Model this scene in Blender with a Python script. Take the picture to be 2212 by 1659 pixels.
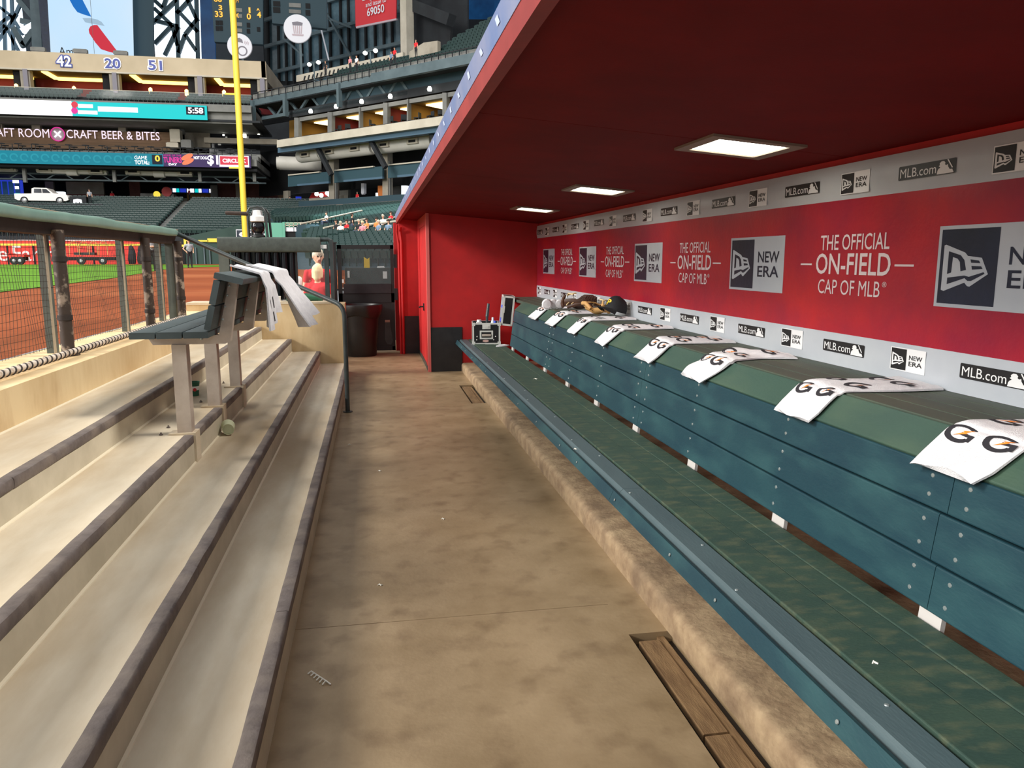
import bpy, math, random
import numpy as np
from mathutils import Vector, Matrix
random.seed(7)
for o in list(bpy.data.objects): bpy.data.objects.remove(o, do_unlink=True)
S = bpy.context.scene
COL = S.collection
R = math.radians

# ------------------------------------------------------------ camera (frame 2212 x 1659)
FPX = 1653.0; CX = 1106.0; CY = 829.5; CH = 1.6
PITCH = math.atan(270 / FPX); YAW = math.atan(300 / (FPX / math.cos(PITCH)))
cd = bpy.data.cameras.new('camera'); cam = bpy.data.objects.new('camera', cd); COL.objects.link(cam)
cam.location = (0, 0, CH); cam.rotation_euler = (math.pi / 2 - PITCH, 0, -YAW)
cd.sensor_width = 36.0; cd.lens = 36.0 * FPX / 2212.0; cd.clip_end = 600; cd.clip_start = 0.05
S.camera = cam
# ------------------------------------------------------------ light
w = bpy.data.worlds.new('world'); S.world = w; w.use_nodes = True
bgn = w.node_tree.nodes['Background']
bgn.inputs[0].default_value = (0.92, 0.97, 1.0, 1); bgn.inputs[1].default_value = 0.72
def area(name, loc, target, size, power, col):
    l = bpy.data.lights.new(name, 'AREA'); l.shape = 'SQUARE'; l.size = size; l.energy = power; l.color = col
    o = bpy.data.objects.new(name, l); COL.objects.link(o); o.location = loc
    o.rotation_euler = (Vector(target) - Vector(loc)).to_track_quat('-Z', 'Y').to_euler()
    return o
area('stadium_floodlight_bank', (-58, 8, 36), (-1.5, 5, 0), 18, 50000, (1.0, 0.95, 0.88))
area('stadium_floodlight_bank', (-92, -18, 27), (1.5, 5, 1), 26, 34000, (0.95, 0.98, 1.0))
area('stadium_floodlight_bank', (44, 6, 58), (-2, 5, 1), 16, 52000, (1.0, 0.95, 0.86))
area('stadium_floodlight_bank', (-34, 50, 46), (-20, 70, 0), 18, 22000, (1.0, 0.97, 0.92))
area('stadium_floodlight_bank', (-58, -42, 31), (1, 8, 1), 11, 34000, (1.0, 0.97, 0.92))
vs = S.view_settings
vs.view_transform = 'Standard'; vs.look = 'None'; vs.exposure = 0.0; vs.gamma = 1.0; vs.use_curve_mapping = False

# ------------------------------------------------------------ pixel helpers
def ray(px, py):
    x = (px - CX) / FPX; u = -(py - CY) / FPX
    fz_ = -math.sin(PITCH) + math.cos(PITCH) * u
    fh = math.cos(PITCH) + math.sin(PITCH) * u
    return Vector((x * math.cos(YAW) + fh * math.sin(YAW), -x * math.sin(YAW) + fh * math.cos(YAW), fz_))
def onz(px, py, z):
    r = ray(px, py); return Vector((0, 0, CH)) + r * ((z - CH) / r.z)
class Plane:
    """a vertical plane in the place: a point, a rightward direction and the direction away from the field"""
    def __init__(s, p, u):
        s.p = Vector((p[0], p[1], 0)); s.u = Vector((u[0], u[1], 0)).normalized(); s.n = Vector((-s.u.y, s.u.x, 0))
        if s.n.dot(s.p) < 0: s.n = -s.n
    def at(s, px, py, off=0.0):
        r = ray(px, py); t = (s.p + s.n * off).dot(s.n) / r.dot(s.n)
        return Vector((0, 0, CH)) + r * t
def facade(y): return Plane((0, y), (1, 0))

# ------------------------------------------------------------ materials
def lin(c):
    c = c / 255.0
    return c / 12.92 if c <= 0.04045 else ((c + 0.055) / 1.055) ** 2.4
def rgb(r, g, b, k=1.0): return (min(lin(r) * k, 1), min(lin(g) * k, 1), min(lin(b) * k, 1), 1)
M = {}
def mat(name, c, rough=0.6, c2=None, scale=6.0, detail=4.0, bump=0.0, bscale=None, metal=0.0, emit=0.0, stretch=None, spec=None, lo=0.35, hi=0.65, c3=None, scale3=1.2, alpha=None, trans=0.0, f3=(0.45, 0.7)):
    m = bpy.data.materials.new(name); m.use_nodes = True; nt = m.node_tree; b = nt.nodes['Principled BSDF']
    col = rgb(*c); b.inputs['Base Color'].default_value = col; b.inputs['Roughness'].default_value = rough; b.inputs['Metallic'].default_value = metal
    if spec is not None: b.inputs['Specular IOR Level'].default_value = spec
    if emit > 0:
        b.inputs['Emission Color'].default_value = col; b.inputs['Emission Strength'].default_value = emit
        b.inputs['Base Color'].default_value = (col[0] * .12, col[1] * .12, col[2] * .12, 1); b.inputs['Specular IOR Level'].default_value = 0.15
    if trans > 0: b.inputs['Transmission Weight'].default_value = trans
    if alpha is not None: b.inputs['Alpha'].default_value = alpha
    if c2 is not None or bump > 0 or c3 is not None:
        tc = nt.nodes.new('ShaderNodeTexCoord'); mp = nt.nodes.new('ShaderNodeMapping')
        nt.links.new(tc.outputs['Object'], mp.inputs['Vector'])
        if stretch: mp.inputs['Scale'].default_value = stretch
        src = None
        if c2 is not None:
            n = nt.nodes.new('ShaderNodeTexNoise'); n.inputs['Scale'].default_value = scale; n.inputs['Detail'].default_value = detail; n.inputs['Roughness'].default_value = 0.62
            nt.links.new(mp.outputs[0], n.inputs['Vector'])
            rp = nt.nodes.new('ShaderNodeValToRGB'); rp.color_ramp.elements[0].position = lo; rp.color_ramp.elements[1].position = hi
            rp.color_ramp.elements[0].color = col; rp.color_ramp.elements[1].color = rgb(*c2)
            nt.links.new(n.outputs['Fac'], rp.inputs[0]); src = rp.outputs[0]
        if c3 is not None:
            n3 = nt.nodes.new('ShaderNodeTexNoise'); n3.inputs['Scale'].default_value = scale3; n3.inputs['Detail'].default_value = 6
            nt.links.new(mp.outputs[0], n3.inputs['Vector'])
            r3 = nt.nodes.new('ShaderNodeValToRGB'); r3.color_ramp.elements[0].position = f3[0]; r3.color_ramp.elements[1].position = f3[1]
            mx = nt.nodes.new('ShaderNodeMix'); mx.data_type = 'RGBA'
            nt.links.new(n3.outputs['Fac'], r3.inputs[0]); nt.links.new(r3.outputs[0], mx.inputs[0])
            if src is None: mx.inputs[6].default_value = col
            else: nt.links.new(src, mx.inputs[6])
            mx.inputs[7].default_value = rgb(*c3); src = mx.outputs[2]
        if src is not None:
            if emit <= 0: nt.links.new(src, b.inputs['Base Color'])
            if emit > 0: nt.links.new(src, b.inputs['Emission Color'])
        if bump > 0:
            nb = nt.nodes.new('ShaderNodeTexNoise'); nb.inputs['Scale'].default_value = bscale or scale * 4; nb.inputs['Detail'].default_value = 5
            nt.links.new(mp.outputs[0], nb.inputs['Vector'])
            bp = nt.nodes.new('ShaderNodeBump'); bp.inputs['Strength'].default_value = bump; bp.inputs['Distance'].default_value = 0.01
            nt.links.new(nb.outputs['Fac'], bp.inputs['Height']); nt.links.new(bp.outputs[0], b.inputs['Normal'])
    M[name] = m
    return m
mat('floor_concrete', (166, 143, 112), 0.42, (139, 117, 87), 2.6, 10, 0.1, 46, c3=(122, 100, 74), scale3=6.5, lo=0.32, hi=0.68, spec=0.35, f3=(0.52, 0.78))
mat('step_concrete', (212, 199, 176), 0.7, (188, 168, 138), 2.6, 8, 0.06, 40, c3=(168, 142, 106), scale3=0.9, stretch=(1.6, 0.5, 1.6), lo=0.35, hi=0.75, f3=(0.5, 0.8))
mat('riser_concrete', (196, 186, 164), 0.75, (176, 166, 144), 3, 6, 0.05, 30)
mat('pale_line', (216, 204, 178), 0.7)
mat('nosing', (106, 96, 92), 0.75, (86, 76, 72), 14, 8, 0.25, 60, c3=(124, 112, 102), scale3=5)
mat('wall_concrete', (214, 190, 148), 0.8, (190, 160, 116), 2.4, 8, 0.1, 30, c3=(150, 112, 70), scale3=3.2, stretch=(1, 1, 0.35), f3=(0.58, 0.85))
mat('curb_concrete', (170, 146, 114), 0.85, (134, 110, 84), 9, 12, 0.6, 40, c3=(100, 80, 62), scale3=3.2, f3=(0.5, 0.75))
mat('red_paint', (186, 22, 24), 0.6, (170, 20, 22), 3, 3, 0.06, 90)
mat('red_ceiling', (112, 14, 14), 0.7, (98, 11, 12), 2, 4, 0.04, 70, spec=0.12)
mat('red_fascia', (142, 46, 44), 0.6, (126, 38, 37), 6, 4)
mat('red_edge', (206, 96, 92), 0.55)
mat('black_panel', (22, 20, 24), 0.45, (34, 32, 34), 8, 5)
mat('green_board', (27, 60, 68), 0.5, (21, 52, 63), 3, 8, 0.12, 120, c3=(38, 72, 77), scale3=8, stretch=(1, 0.35, 1), spec=0.4)
mat('green_seat', (54, 73, 61), 0.62, (43, 64, 57), 6, 10, 0.2, 140, c3=(80, 87, 68), scale3=22, stretch=(0.5, 1, 1), spec=0.3, f3=(0.48, 0.75))
mat('green_strip', (72, 90, 94), 0.5, (62, 80, 85), 5, 8, 0.1, 120, stretch=(1, 0.25, 1))
mat('green_slope', (50, 76, 65), 0.55, (42, 68, 60), 4, 8, 0.12, 120, c3=(62, 84, 68), scale3=5, stretch=(1, 0.35, 1))
mat('shelf_green', (68, 76, 62), 0.6, (56, 68, 59), 4, 8, 0.1, 100, stretch=(1, 0.3, 1))
mat('screw', (176, 186, 186), 0.35, metal=0.7)
mat('white_bracket', (186, 182, 178), 0.5)
mat('vinyl_red', (190, 34, 44), 0.3, (150, 26, 52), 1.3, 5, 0.12, 45, c3=(122, 30, 66), scale3=0.9, f3=(0.52, 0.85), spec=0.5)  # purple noise tones put the purple-blue reflections into the vinyl's colour
mat('vinyl_grey', (190, 194, 198), 0.38, (178, 183, 190), 2, 4, 0.04, 60)
mat('vinyl_navy', (24, 30, 46), 0.35, (30, 40, 62), 3, 6, 0.1, 40)
mat('vinyl_black', (30, 30, 32), 0.45)
mat('vinyl_white', (232, 232, 232), 0.45)
mat('vinyl_slogan', (224, 208, 208), 0.45)
mat('light_diffuser', (255, 252, 236), 0.5, emit=9.0)
mat('light_frame', (126, 112, 98), 0.5)
mat('towel_white', (222, 220, 222), 0.95, (208, 206, 210), 30, 4, 0.5, 260)
mat('towel_black', (34, 32, 38), 0.9)
mat('towel_orange', (232, 132, 40), 0.9)
mat('galvanised', (196, 184, 172), 0.5, (174, 160, 148), 5, 6, 0.06, 60, metal=0.35)
mat('bench_slat', (62, 74, 76), 0.5, (52, 64, 66), 6, 5, 0.08, 90)
mat('fence_pad', (124, 154, 142), 0.42, (112, 142, 132), 4, 4, 0.1, 18)
mat('fence_beam', (36, 28, 24), 0.7, (50, 40, 36), 10, 6)
mat('pipe_worn', (58, 46, 38), 0.6, (150, 134, 118), 9, 8, 0.2, 40, lo=0.52, hi=0.6)
mat('post_green', (92, 98, 90), 0.6, (78, 84, 78), 6, 4)
mat('post_pale', (168, 154, 132), 0.6)
mat('net', (52, 44, 36), 0.8)
mat('rope', (224, 212, 200), 0.8, (170, 150, 130), 30, 4, 0.3, 120)
mat('rail_dark', (58, 66, 66), 0.38, (48, 54, 54), 8, 4)
mat('dark_pad', (72, 80, 74), 0.55, (58, 64, 60), 12, 6, 0.15, 60)
mat('dirt', (138, 74, 44), 0.95, (120, 61, 35), 0.5, 8, 0.1, 20, stretch=(0.5, 1, 1), c3=(158, 98, 64), scale3=0.22, f3=(0.5, 0.8), spec=0.08)
mat('grass', (90, 132, 42), 0.95, (80, 118, 36), 0.6, 8, 0.1, 20, spec=0.08)
mat('glass_dark', (70, 78, 76), 0.08, alpha=0.42)
mat('glass_clear', (200, 210, 210), 0.05, alpha=0.05)
mat('black_metal', (26, 28, 28), 0.45)
mat('black_plastic', (22, 20, 20), 0.42, (30, 28, 26), 5, 4, 0.3, 9)
mat('wood_drain', (142, 112, 76), 0.85, (112, 84, 54), 8, 8, 0.3, 60, stretch=(4, 0.6, 1))
mat('aluminium', (214, 214, 208), 0.35, metal=0.25)
mat('case_black', (24, 22, 24), 0.4)
mat('case_inner', (196, 194, 216), 0.6)
mat('blue', (52, 84, 200), 0.5)
mat('pink_sticker', (198, 160, 150), 0.5)
mat('leather_dark', (74, 44, 26), 0.5, (54, 32, 20), 10, 5, 0.2, 80)
mat('leather_tan', (206, 164, 104), 0.6, (180, 134, 78), 8, 6, 0.2, 80)
mat('lace', (226, 200, 150), 0.7)
mat('cap_black', (20, 20, 24), 0.85, (28, 28, 32), 60, 3, 0.2, 200)
mat('yellow', (238, 196, 40), 0.5)
mat('pole_yellow', (244, 204, 66), 0.5)
mat('cup_pale', (196, 200, 166), 0.7)
mat('cup_white', (238, 238, 232), 0.6)
mat('cup_green', (34, 92, 66), 0.5)
mat('cup_red', (196, 40, 40), 0.5)
mat('white_plastic', (228, 228, 226), 0.4)
mat('lens_black', (14, 16, 20), 0.1)
mat('foam', (56, 46, 42), 0.95, (70, 58, 52), 60, 3, 0.4, 200)
mat('debris', (236, 232, 220), 0.6)
mat('banner_blue', (92, 112, 156), 0.4, (124, 130, 158), 3, 4)
mat('banner_mark', (176, 188, 214), 0.5)
mat('seal_dark', (60, 50, 40), 0.9)
# --- the far stadium
mat('tan_parapet', (192, 176, 150), 0.8, (180, 164, 138), 0.3, 3)
mat('st_dark', (36, 40, 44), 0.8, (28, 30, 34), 0.5, 3)
mat('st_black', (18, 19, 22), 0.9)
mat('st_steel', (84, 100, 106), 0.6, (70, 86, 92), 0.5, 3)
mat('st_bluegrey', (76, 104, 124), 0.55)
mat('st_grey', (124, 124, 120), 0.8, (108, 108, 106), 0.6, 3)
mat('st_concrete', (160, 152, 138), 0.85, (142, 134, 120), 0.5, 4)
mat('st_paleconcrete', (196, 188, 172), 0.85, (180, 172, 156), 0.5, 4)
mat('st_brick', (104, 62, 56), 0.9, (88, 52, 48), 1.5, 6)
mat('st_wood', (132, 104, 78), 0.8, (110, 86, 64), 1, 4, stretch=(0.2, 1, 6))
mat('st_suitewall', (150, 112, 50), 0.8)
mat('st_maroon', (110, 26, 34), 0.8)
mat('st_teal', (36, 60, 70), 0.7)
mat('st_awning', (44, 74, 84), 0.7)
mat('duct', (226, 222, 214), 0.5, (212, 208, 198), 0.4, 3)
mat('cove_light', (255, 214, 104), 0.5, emit=4.0)
mat('panel_light', (255, 232, 160), 0.5, emit=4.5)
mat('bulb', (255, 252, 240), 0.5, emit=7.0)
mat('warm_bulb', (255, 214, 130), 0.5, emit=4.0)
mat('led_teal', (0, 124, 144), 0.5, emit=1.0)
mat('led_teal2', (24, 142, 160), 0.5, emit=1.0)
mat('led_cyan', (12, 206, 208), 0.5, emit=0.95)
mat('led_white', (252, 250, 255), 0.5, emit=1.6)
mat('led_purple', (66, 50, 96), 0.5, emit=0.9)
mat('led_pink', (232, 60, 160), 0.5, emit=0.9)
mat('led_red', (226, 66, 86), 0.5, emit=0.9)
mat('led_orange', (240, 130, 90), 0.5, emit=1.0)
mat('led_yellow', (250, 224, 80), 0.5, emit=1.0)
mat('led_navy', (20, 36, 60), 0.5, emit=0.4)
mat('led_blue', (40, 60, 190), 0.5, emit=0.9)
mat('led_amber', (255, 178, 70), 0.5, emit=1.5)
mat('led_green', (30, 220, 110), 0.5, emit=1.6)
mat('led_glow_orange', (190, 82, 30), 0.5, emit=0.6)
mat('neon', (244, 226, 240), 0.5, emit=1.1)
mat('window_day', (236, 248, 255), 0.5, (214, 236, 255), 0.25, 2, emit=2.6)
mat('window_blue', (34, 92, 150), 0.4, (24, 62, 110), 0.3, 3, emit=0.35)
mat('window_dim', (74, 98, 108), 0.25, (92, 118, 130), 0.8, 6)
mat('screen_sky', (204, 222, 238), 0.5, (180, 218, 246), 0.05, 2, emit=1.0)
mat('aa_blue', (14, 104, 186), 0.5, emit=1.0)
mat('aa_red', (198, 44, 62), 0.5, emit=1.0)
mat('aa_grey', (154, 180, 200), 0.5, emit=1.0)
mat('num_white', (240, 240, 248), 0.5)
mat('num_blue', (50, 66, 150), 0.5)
mat('sign_white', (222, 222, 230), 0.5)
mat('sign_grey', (120, 116, 126), 0.6)
mat('sign_rose', (186, 168, 176), 0.6)
mat('banner_red', (206, 52, 60), 0.6)
mat('wall_red', (214, 58, 48), 0.7)
mat('wall_letter', (226, 206, 206), 0.7)
mat('wall_green', (42, 66, 60), 0.75)
mat('wall_mint', (96, 160, 138), 0.7)
mat('seat_green', (26, 50, 48), 0.45, spec=0.45)
mat('truck_white', (228, 222, 216), 0.3)
mat('tire', (24, 24, 26), 0.8)
mat('wheel_rim', (170, 170, 172), 0.3, metal=0.6)
mat('car_glass', (26, 28, 34), 0.1)
mat('skin', (214, 164, 136), 0.6)
mat('hair_blond', (228, 212, 166), 0.8)
mat('hair_grey', (206, 196, 176), 0.8)
mat('hair_dark', (48, 36, 30), 0.8)
mat('shirt_red', (206, 26, 36), 0.8)
mat('shirt_black', (26, 26, 30), 0.85)
mat('shirt_white', (232, 228, 226), 0.85)
mat('shirt_orange', (222, 130, 66), 0.85)
mat('shirt_blue', (110, 132, 156), 0.85)
mat('shirt_grey', (150, 152, 160), 0.85)
mat('shirt_pink', (206, 130, 140), 0.85)
mat('trousers_dark', (32, 32, 38), 0.85)
mat('jeans', (64, 74, 96), 0.85)
mat('shoe', (26, 24, 24), 0.6)
mat('eye', (40, 30, 28), 0.4)
mat('lip', (170, 90, 84), 0.6)
mat('st_floor', (96, 92, 86), 0.9)

# ------------------------------------------------------------ mesh builder
class MB:
    def __init__(s): s.v = []; s.f = []; s.m = []
    def add(s, vs_, fs, m=0):
        k = len(s.v); s.v += [tuple(p) for p in vs_]; s.f += [tuple(i + k for i in f) for f in fs]; s.m += [m] * len(fs); return s
    def box(s, a, b, m=0):
        x0, y0, z0 = a; x1, y1, z1 = b
        return s.add([(x0, y0, z0), (x1, y0, z0), (x1, y1, z0), (x0, y1, z0), (x0, y0, z1), (x1, y0, z1), (x1, y1, z1), (x0, y1, z1)],
                     [(3, 2, 1, 0), (4, 5, 6, 7), (0, 1, 5, 4), (1, 2, 6, 5), (2, 3, 7, 6), (3, 0, 4, 7)], m)
    def prism(s, pts, vec, m=0):
        n = len(pts); vec = Vector(vec); a = [Vector(p) for p in pts]; b = [p + vec for p in a]
        fs = [tuple(range(n)), tuple(range(2 * n - 1, n - 1, -1))] + [(i, i + n, (i + 1) % n + n, (i + 1) % n) for i in range(n)]
        return s.add(a + b, fs, m)
    def face(s, pts, m=0): return s.add(pts, [tuple(range(len(pts)))], m)
    def tube(s, path, r, n=10, m=0, closed=False):
        P = [Vector(p) for p in path]; k = len(P); rr = r if isinstance(r, (list, tuple)) else [r] * k
        vs_ = []; fs = []; up = None
        for i in range(k):
            if closed: t = (P[(i + 1) % k] - P[i - 1]).normalized()
            else: t = (P[min(i + 1, k - 1)] - P[max(i - 1, 0)]).normalized()
            if up is None: up = t.orthogonal().normalized()
            else:
                up = up - t * up.dot(t)
                up = up.normalized() if up.length > 1e-6 else t.orthogonal().normalized()
            sd = t.cross(up)
            for j in range(n):
                a = 2 * math.pi * j / n; vs_.append(P[i] + (up * math.cos(a) + sd * math.sin(a)) * rr[i])
        for i in range(k if closed else k - 1):
            i2 = (i + 1) % k
            for j in range(n):
                j2 = (j + 1) % n; fs.append((i * n + j, i * n + j2, i2 * n + j2, i2 * n + j))
        if not closed: fs += [tuple(range(n - 1, -1, -1)), tuple(range((k - 1) * n, k * n))]
        return s.add(vs_, fs, m)
    def lathe(s, prof, n=20, c=(0, 0, 0), m=0, X=Vector((1, 0, 0)), Y=Vector((0, 1, 0)), Z=Vector((0, 0, 1)), cap=True):
        c = Vector(c); vs_ = []; fs = []; k = len(prof)
        for r_, z in prof:
            for j in range(n):
                a = 2 * math.pi * j / n; vs_.append(c + X * (r_ * math.cos(a)) + Y * (r_ * math.sin(a)) + Z * z)
        for i in range(k - 1):
            for j in range(n):
                j2 = (j + 1) % n; fs.append((i * n + j, i * n + j2, (i + 1) * n + j2, (i + 1) * n + j))
        if cap:
            if prof[0][0] > 1e-5: fs.append(tuple(range(n - 1, -1, -1)))
            if prof[-1][0] > 1e-5: fs.append(tuple(range((k - 1) * n, k * n)))
        return s.add(vs_, fs, m)
    def ball(s, c, r, n=12, k=8, m=0):
        c = Vector(c); rx, ry, rz = r if isinstance(r, (tuple, list)) else (r, r, r)
        vs_ = [c + Vector((0, 0, -rz))]; fs = []
        for i in range(1, k):
            t = -math.pi / 2 + math.pi * i / k
            for j in range(n):
                a = 2 * math.pi * j / n; vs_.append(c + Vector((rx * math.cos(t) * math.cos(a), ry * math.cos(t) * math.sin(a), rz * math.sin(t))))
        vs_.append(c + Vector((0, 0, rz))); T = len(vs_) - 1
        for j in range(n):
            j2 = (j + 1) % n; fs.append((0, 1 + j2, 1 + j)); fs.append((T, 1 + (k - 2) * n + j, 1 + (k - 2) * n + j2))
            for i in range(k - 2): fs.append((1 + i * n + j, 1 + i * n + j2, 1 + (i + 1) * n + j2, 1 + (i + 1) * n + j))
        return s.add(vs_, fs, m)
    def bar(s, prof, y0, y1, m=0):
        """profile in x,z extruded along y"""
        return s.prism([(x, y0, z) for x, z in prof], (0, y1 - y0, 0), m)
    def beam(s, a, b, w_, h_, m=0):
        a = Vector(a); b = Vector(b); t = (b - a).normalized(); up = Vector((0, 0, 1)) if abs(t.z) < 0.95 else Vector((0, 1, 0))
        sd = t.cross(up).normalized(); up = sd.cross(t)
        q = [a + sd * (w_ / 2 * i) + up * (h_ / 2 * j) for i, j in ((-1, -1), (1, -1), (1, 1), (-1, 1))]
        return s.prism(q, b - a, m)
    def mesh(s, name, mats):
        me = bpy.data.meshes.new(name); me.from_pydata(s.v, [], s.f)
        for k in (mats if isinstance(mats, (list, tuple)) else [mats]): me.materials.append(M[k])
        me.polygons.foreach_set('material_index', s.m); me.update(); return me
    def build(s, name, mats, parent=None, smooth=False, loc=None):
        me = s.mesh(name, mats)
        if smooth:
            me.shade_smooth()
            try: me.set_sharp_from_angle(angle=R(40))
            except Exception: pass
        o = bpy.data.objects.new(name, me); COL.objects.link(o)
        if parent is not None: o.parent = parent
        if loc is not None: o.location = loc
        return o
def fixn(o):
    import bmesh
    bm = bmesh.new(); bm.from_mesh(o.data); bmesh.ops.recalc_face_normals(bm, faces=bm.faces); bm.to_mesh(o.data); bm.free(); return o
def tag(o, label, cat, group=None):
    o['label'] = label; o['category'] = cat
    if group: o['group'] = group
    return o
def structure(o, label=None):
    o['kind'] = 'structure'
    if label: o['label'] = label
    return o
def thing(name, label, cat, loc=(0, 0, 0), group=None):
    o = bpy.data.objects.new(name, None); COL.objects.link(o); o.location = loc; o.empty_display_size = 0.1
    return tag(o, label, cat, group)
def copy_tree(o, label=None, parent=None):
    c = o.copy(); COL.objects.link(c); c.parent = parent
    if label: c['label'] = label
    for ch in [x for x in bpy.data.objects if x.parent == o]: copy_tree(ch, None, c)
    return c
def rrect(w_, h_, r, k=3):
    p = []
    for cx, cz, a0 in ((w_ / 2 - r, h_ / 2 - r, 0), (-w_ / 2 + r, h_ / 2 - r, 90), (-w_ / 2 + r, -h_ / 2 + r, 180), (w_ / 2 - r, -h_ / 2 + r, 270)):
        for i in range(k + 1):
            a = R(a0 + 90 * i / k); p.append((cx + r * math.cos(a), cz + r * math.sin(a)))
    return p
def xf(prof, c, ang=0.0):
    ca, sa = math.cos(ang), math.sin(ang)
    return [(c[0] + x * ca - z * sa, c[1] + x * sa + z * ca) for x, z in prof]
def board2(a, b, t, r=0.006):
    """cross-section of a board between the two profile points a and b (its outer face), thickness t behind it"""
    a = Vector(a); b = Vector(b); d = b - a; L = d.length; ang = math.atan2(d.y, d.x); nrm = Vector((d.y, -d.x)).normalized()
    c = (a + b) / 2 + nrm * (t / 2)
    return xf(rrect(L, t, r), (c.x, c.y), ang)
# text
_tc = {}
def text2d(s, bold=0.0):
    if 'M' in s: bold = 0.0
    key = (s, bold)
    if key in _tc: return _tc[key]
    cu = bpy.data.curves.new('t', 'FONT'); cu.body = s; cu.size = 1; cu.offset = bold; cu.resolution_u = 3
    o = bpy.data.objects.new('t', cu); COL.objects.link(o)
    dg = bpy.context.evaluated_depsgraph_get(); dg.update()
    me = bpy.data.meshes.new_from_object(o.evaluated_get(dg))
    v = [(p.co.x, p.co.y) for p in me.vertices]; f = [tuple(p.vertices) for p in me.polygons]
    bpy.data.objects.remove(o); bpy.data.curves.remove(cu); bpy.data.meshes.remove(me)
    xs = [p[0] for p in v]; ys = [p[1] for p in v]; x0, x1, y0, y1 = min(xs), max(xs), min(ys), max(ys)
    v = [((x - x0) / (x1 - x0), (y - y0) / (y1 - y0)) for x, y in v]
    _tc[key] = (v, f); return v, f
def put2d(mb, vf, fn, m=0):
    mb.add([fn(u, v) for u, v in vf[0]], vf[1], m)
def poly2d(pts): return ([tuple(p) for p in pts], [tuple(range(len(pts)))])
def boxfn(o, U, V): # unit square -> 3d
    o = Vector(o); U = Vector(U); V = Vector(V); return lambda u, v: o + U * u + V * v
def sub(fn, x0, y0, x1, y1): return lambda u, v: fn(x0 + (x1 - x0) * u, y0 + (y1 - y0) * v)
# ============================================================ THE DUGOUT SHELL
Z1, Z2, Z3, Z4, ZW = 0.179, 0.35, 0.526, 0.698, 0.92
X1, X2, X3, X4, XW = -0.381, -0.749, -1.125, -1.507, -1.942
Y0, YE = -2.0, 10.72
XR = 2.326
def zc(x): return 2.10 + 0.083 * (XR - x)
# floor with the two drain slots left open
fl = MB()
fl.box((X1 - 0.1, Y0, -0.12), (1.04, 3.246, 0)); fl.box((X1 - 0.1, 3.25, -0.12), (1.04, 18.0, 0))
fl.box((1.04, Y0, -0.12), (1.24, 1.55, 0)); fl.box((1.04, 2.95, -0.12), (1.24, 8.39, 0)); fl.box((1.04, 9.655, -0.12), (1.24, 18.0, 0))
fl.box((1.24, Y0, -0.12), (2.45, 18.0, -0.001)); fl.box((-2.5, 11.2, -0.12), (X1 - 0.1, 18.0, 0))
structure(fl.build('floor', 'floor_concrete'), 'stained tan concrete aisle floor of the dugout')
def drain(y0, y1, label):
    t = thing('floor_drain', label, 'drain', (1.12, (y0 + y1) / 2, -0.05), 'wooden drain covers let into the floor')
    def P(mb, n, m): o = mb.build(n, m, t); o.matrix_parent_inverse = Matrix.Translation((-1.12, -(y0 + y1) / 2, 0.05)); return o
    P(MB().box((1.04, y0, -0.12), (1.24, y1, -0.05)), 'slot_bed', 'seal_dark')
    n = 2
    for i in range(n):
        a = y0 + 0.03 + (y1 - y0 - 0.06) * i / n; b = y0 + 0.03 + (y1 - y0 - 0.06) * (i + 1) / n - 0.012
        P(MB().bar(xf(rrect(0.092, 0.032, 0.004), (1.118, -0.030)), a, b), 'plank', 'wood_drain')
    P(MB().box((1.168, y0, -0.05), (1.20, y1, -0.022)), 'ledge', 'wood_drain')
drain(1.55, 2.95, 'worn wooden drain cover at the near end of the aisle floor'); drain(8.39, 9.655, 'worn wooden drain cover at the far end of the aisle near the red wall')
# kerb under the bench
kp = [(1.216, 0), (1.216, 0.085), (1.222, 0.103), (1.236, 0.115), (1.262, 0.118), (2.34, 0.118), (2.34, 0)]
structure(MB().bar(kp, Y0, 10.93).build('trim_1', 'curb_concrete', smooth=True), 'rough concrete kerb under the long green bench')
# walls
structure(MB().box((-2.5, Y0, -0.1), (XW, 18.0, ZW)).build('wall_left', 'wall_concrete'), 'stained tan concrete wall below the field fence')
structure(MB().box((2.345, Y0, -0.1), (2.6, 13.2, 2.3)).build('wall_right', 'red_paint'), 'red back wall of the dugout behind the banners')
wb = MB().box((0.775, 10.93, 0), (2.345, 13.15, 2.3)); structure(wb.build('wall_back', 'red_paint'), 'red end wall of the dugout')
structure(MB().box((0.735, 10.905, 0), (0.777, 10.99, zc(0.74))).build('trim_2', 'red_edge'), 'pale red corner trim of the end wall')
structure(MB().box((0.741, 10.99, 0.06), (0.775, 11.3, 2.3)).box((0.741, 12.65, 0.06), (0.775, 13.15, 2.3)).box((0.741, 11.3, 2.08), (0.775, 12.65, 2.3)).build('wall_return', 'red_paint'))
structure(MB().box((0.735, 10.99, 0), (0.775, 13.15, 0.06)).build('baseboard_right', 'seal_dark'))
d = structure(MB().box((0.75, 11.3, 0.06), (0.775, 12.65, 2.08)).build('door_1', 'red_paint'), 'red door in the side of the end wall')
MB().box((0.735, 11.78, 0.82), (0.75, 11.86, 0.93)).tube([(0.74, 11.82, 0.88), (0.69, 11.82, 0.88), (0.675, 11.80, 0.88), (0.672, 11.70, 0.875)], 0.011, 8).build('door_handle', 'black_metal', d, True)
structure(MB().box((0.44, 13.15, 0), (0.775, 13.4, 2.3)).build('wall_far', 'red_paint'), 'narrow red wall beside the gate')
structure(MB().box((0.36, 13.62, 0), (0.5, 13.8, 2.22)).build('wall_far_return', 'red_paint'))
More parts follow.
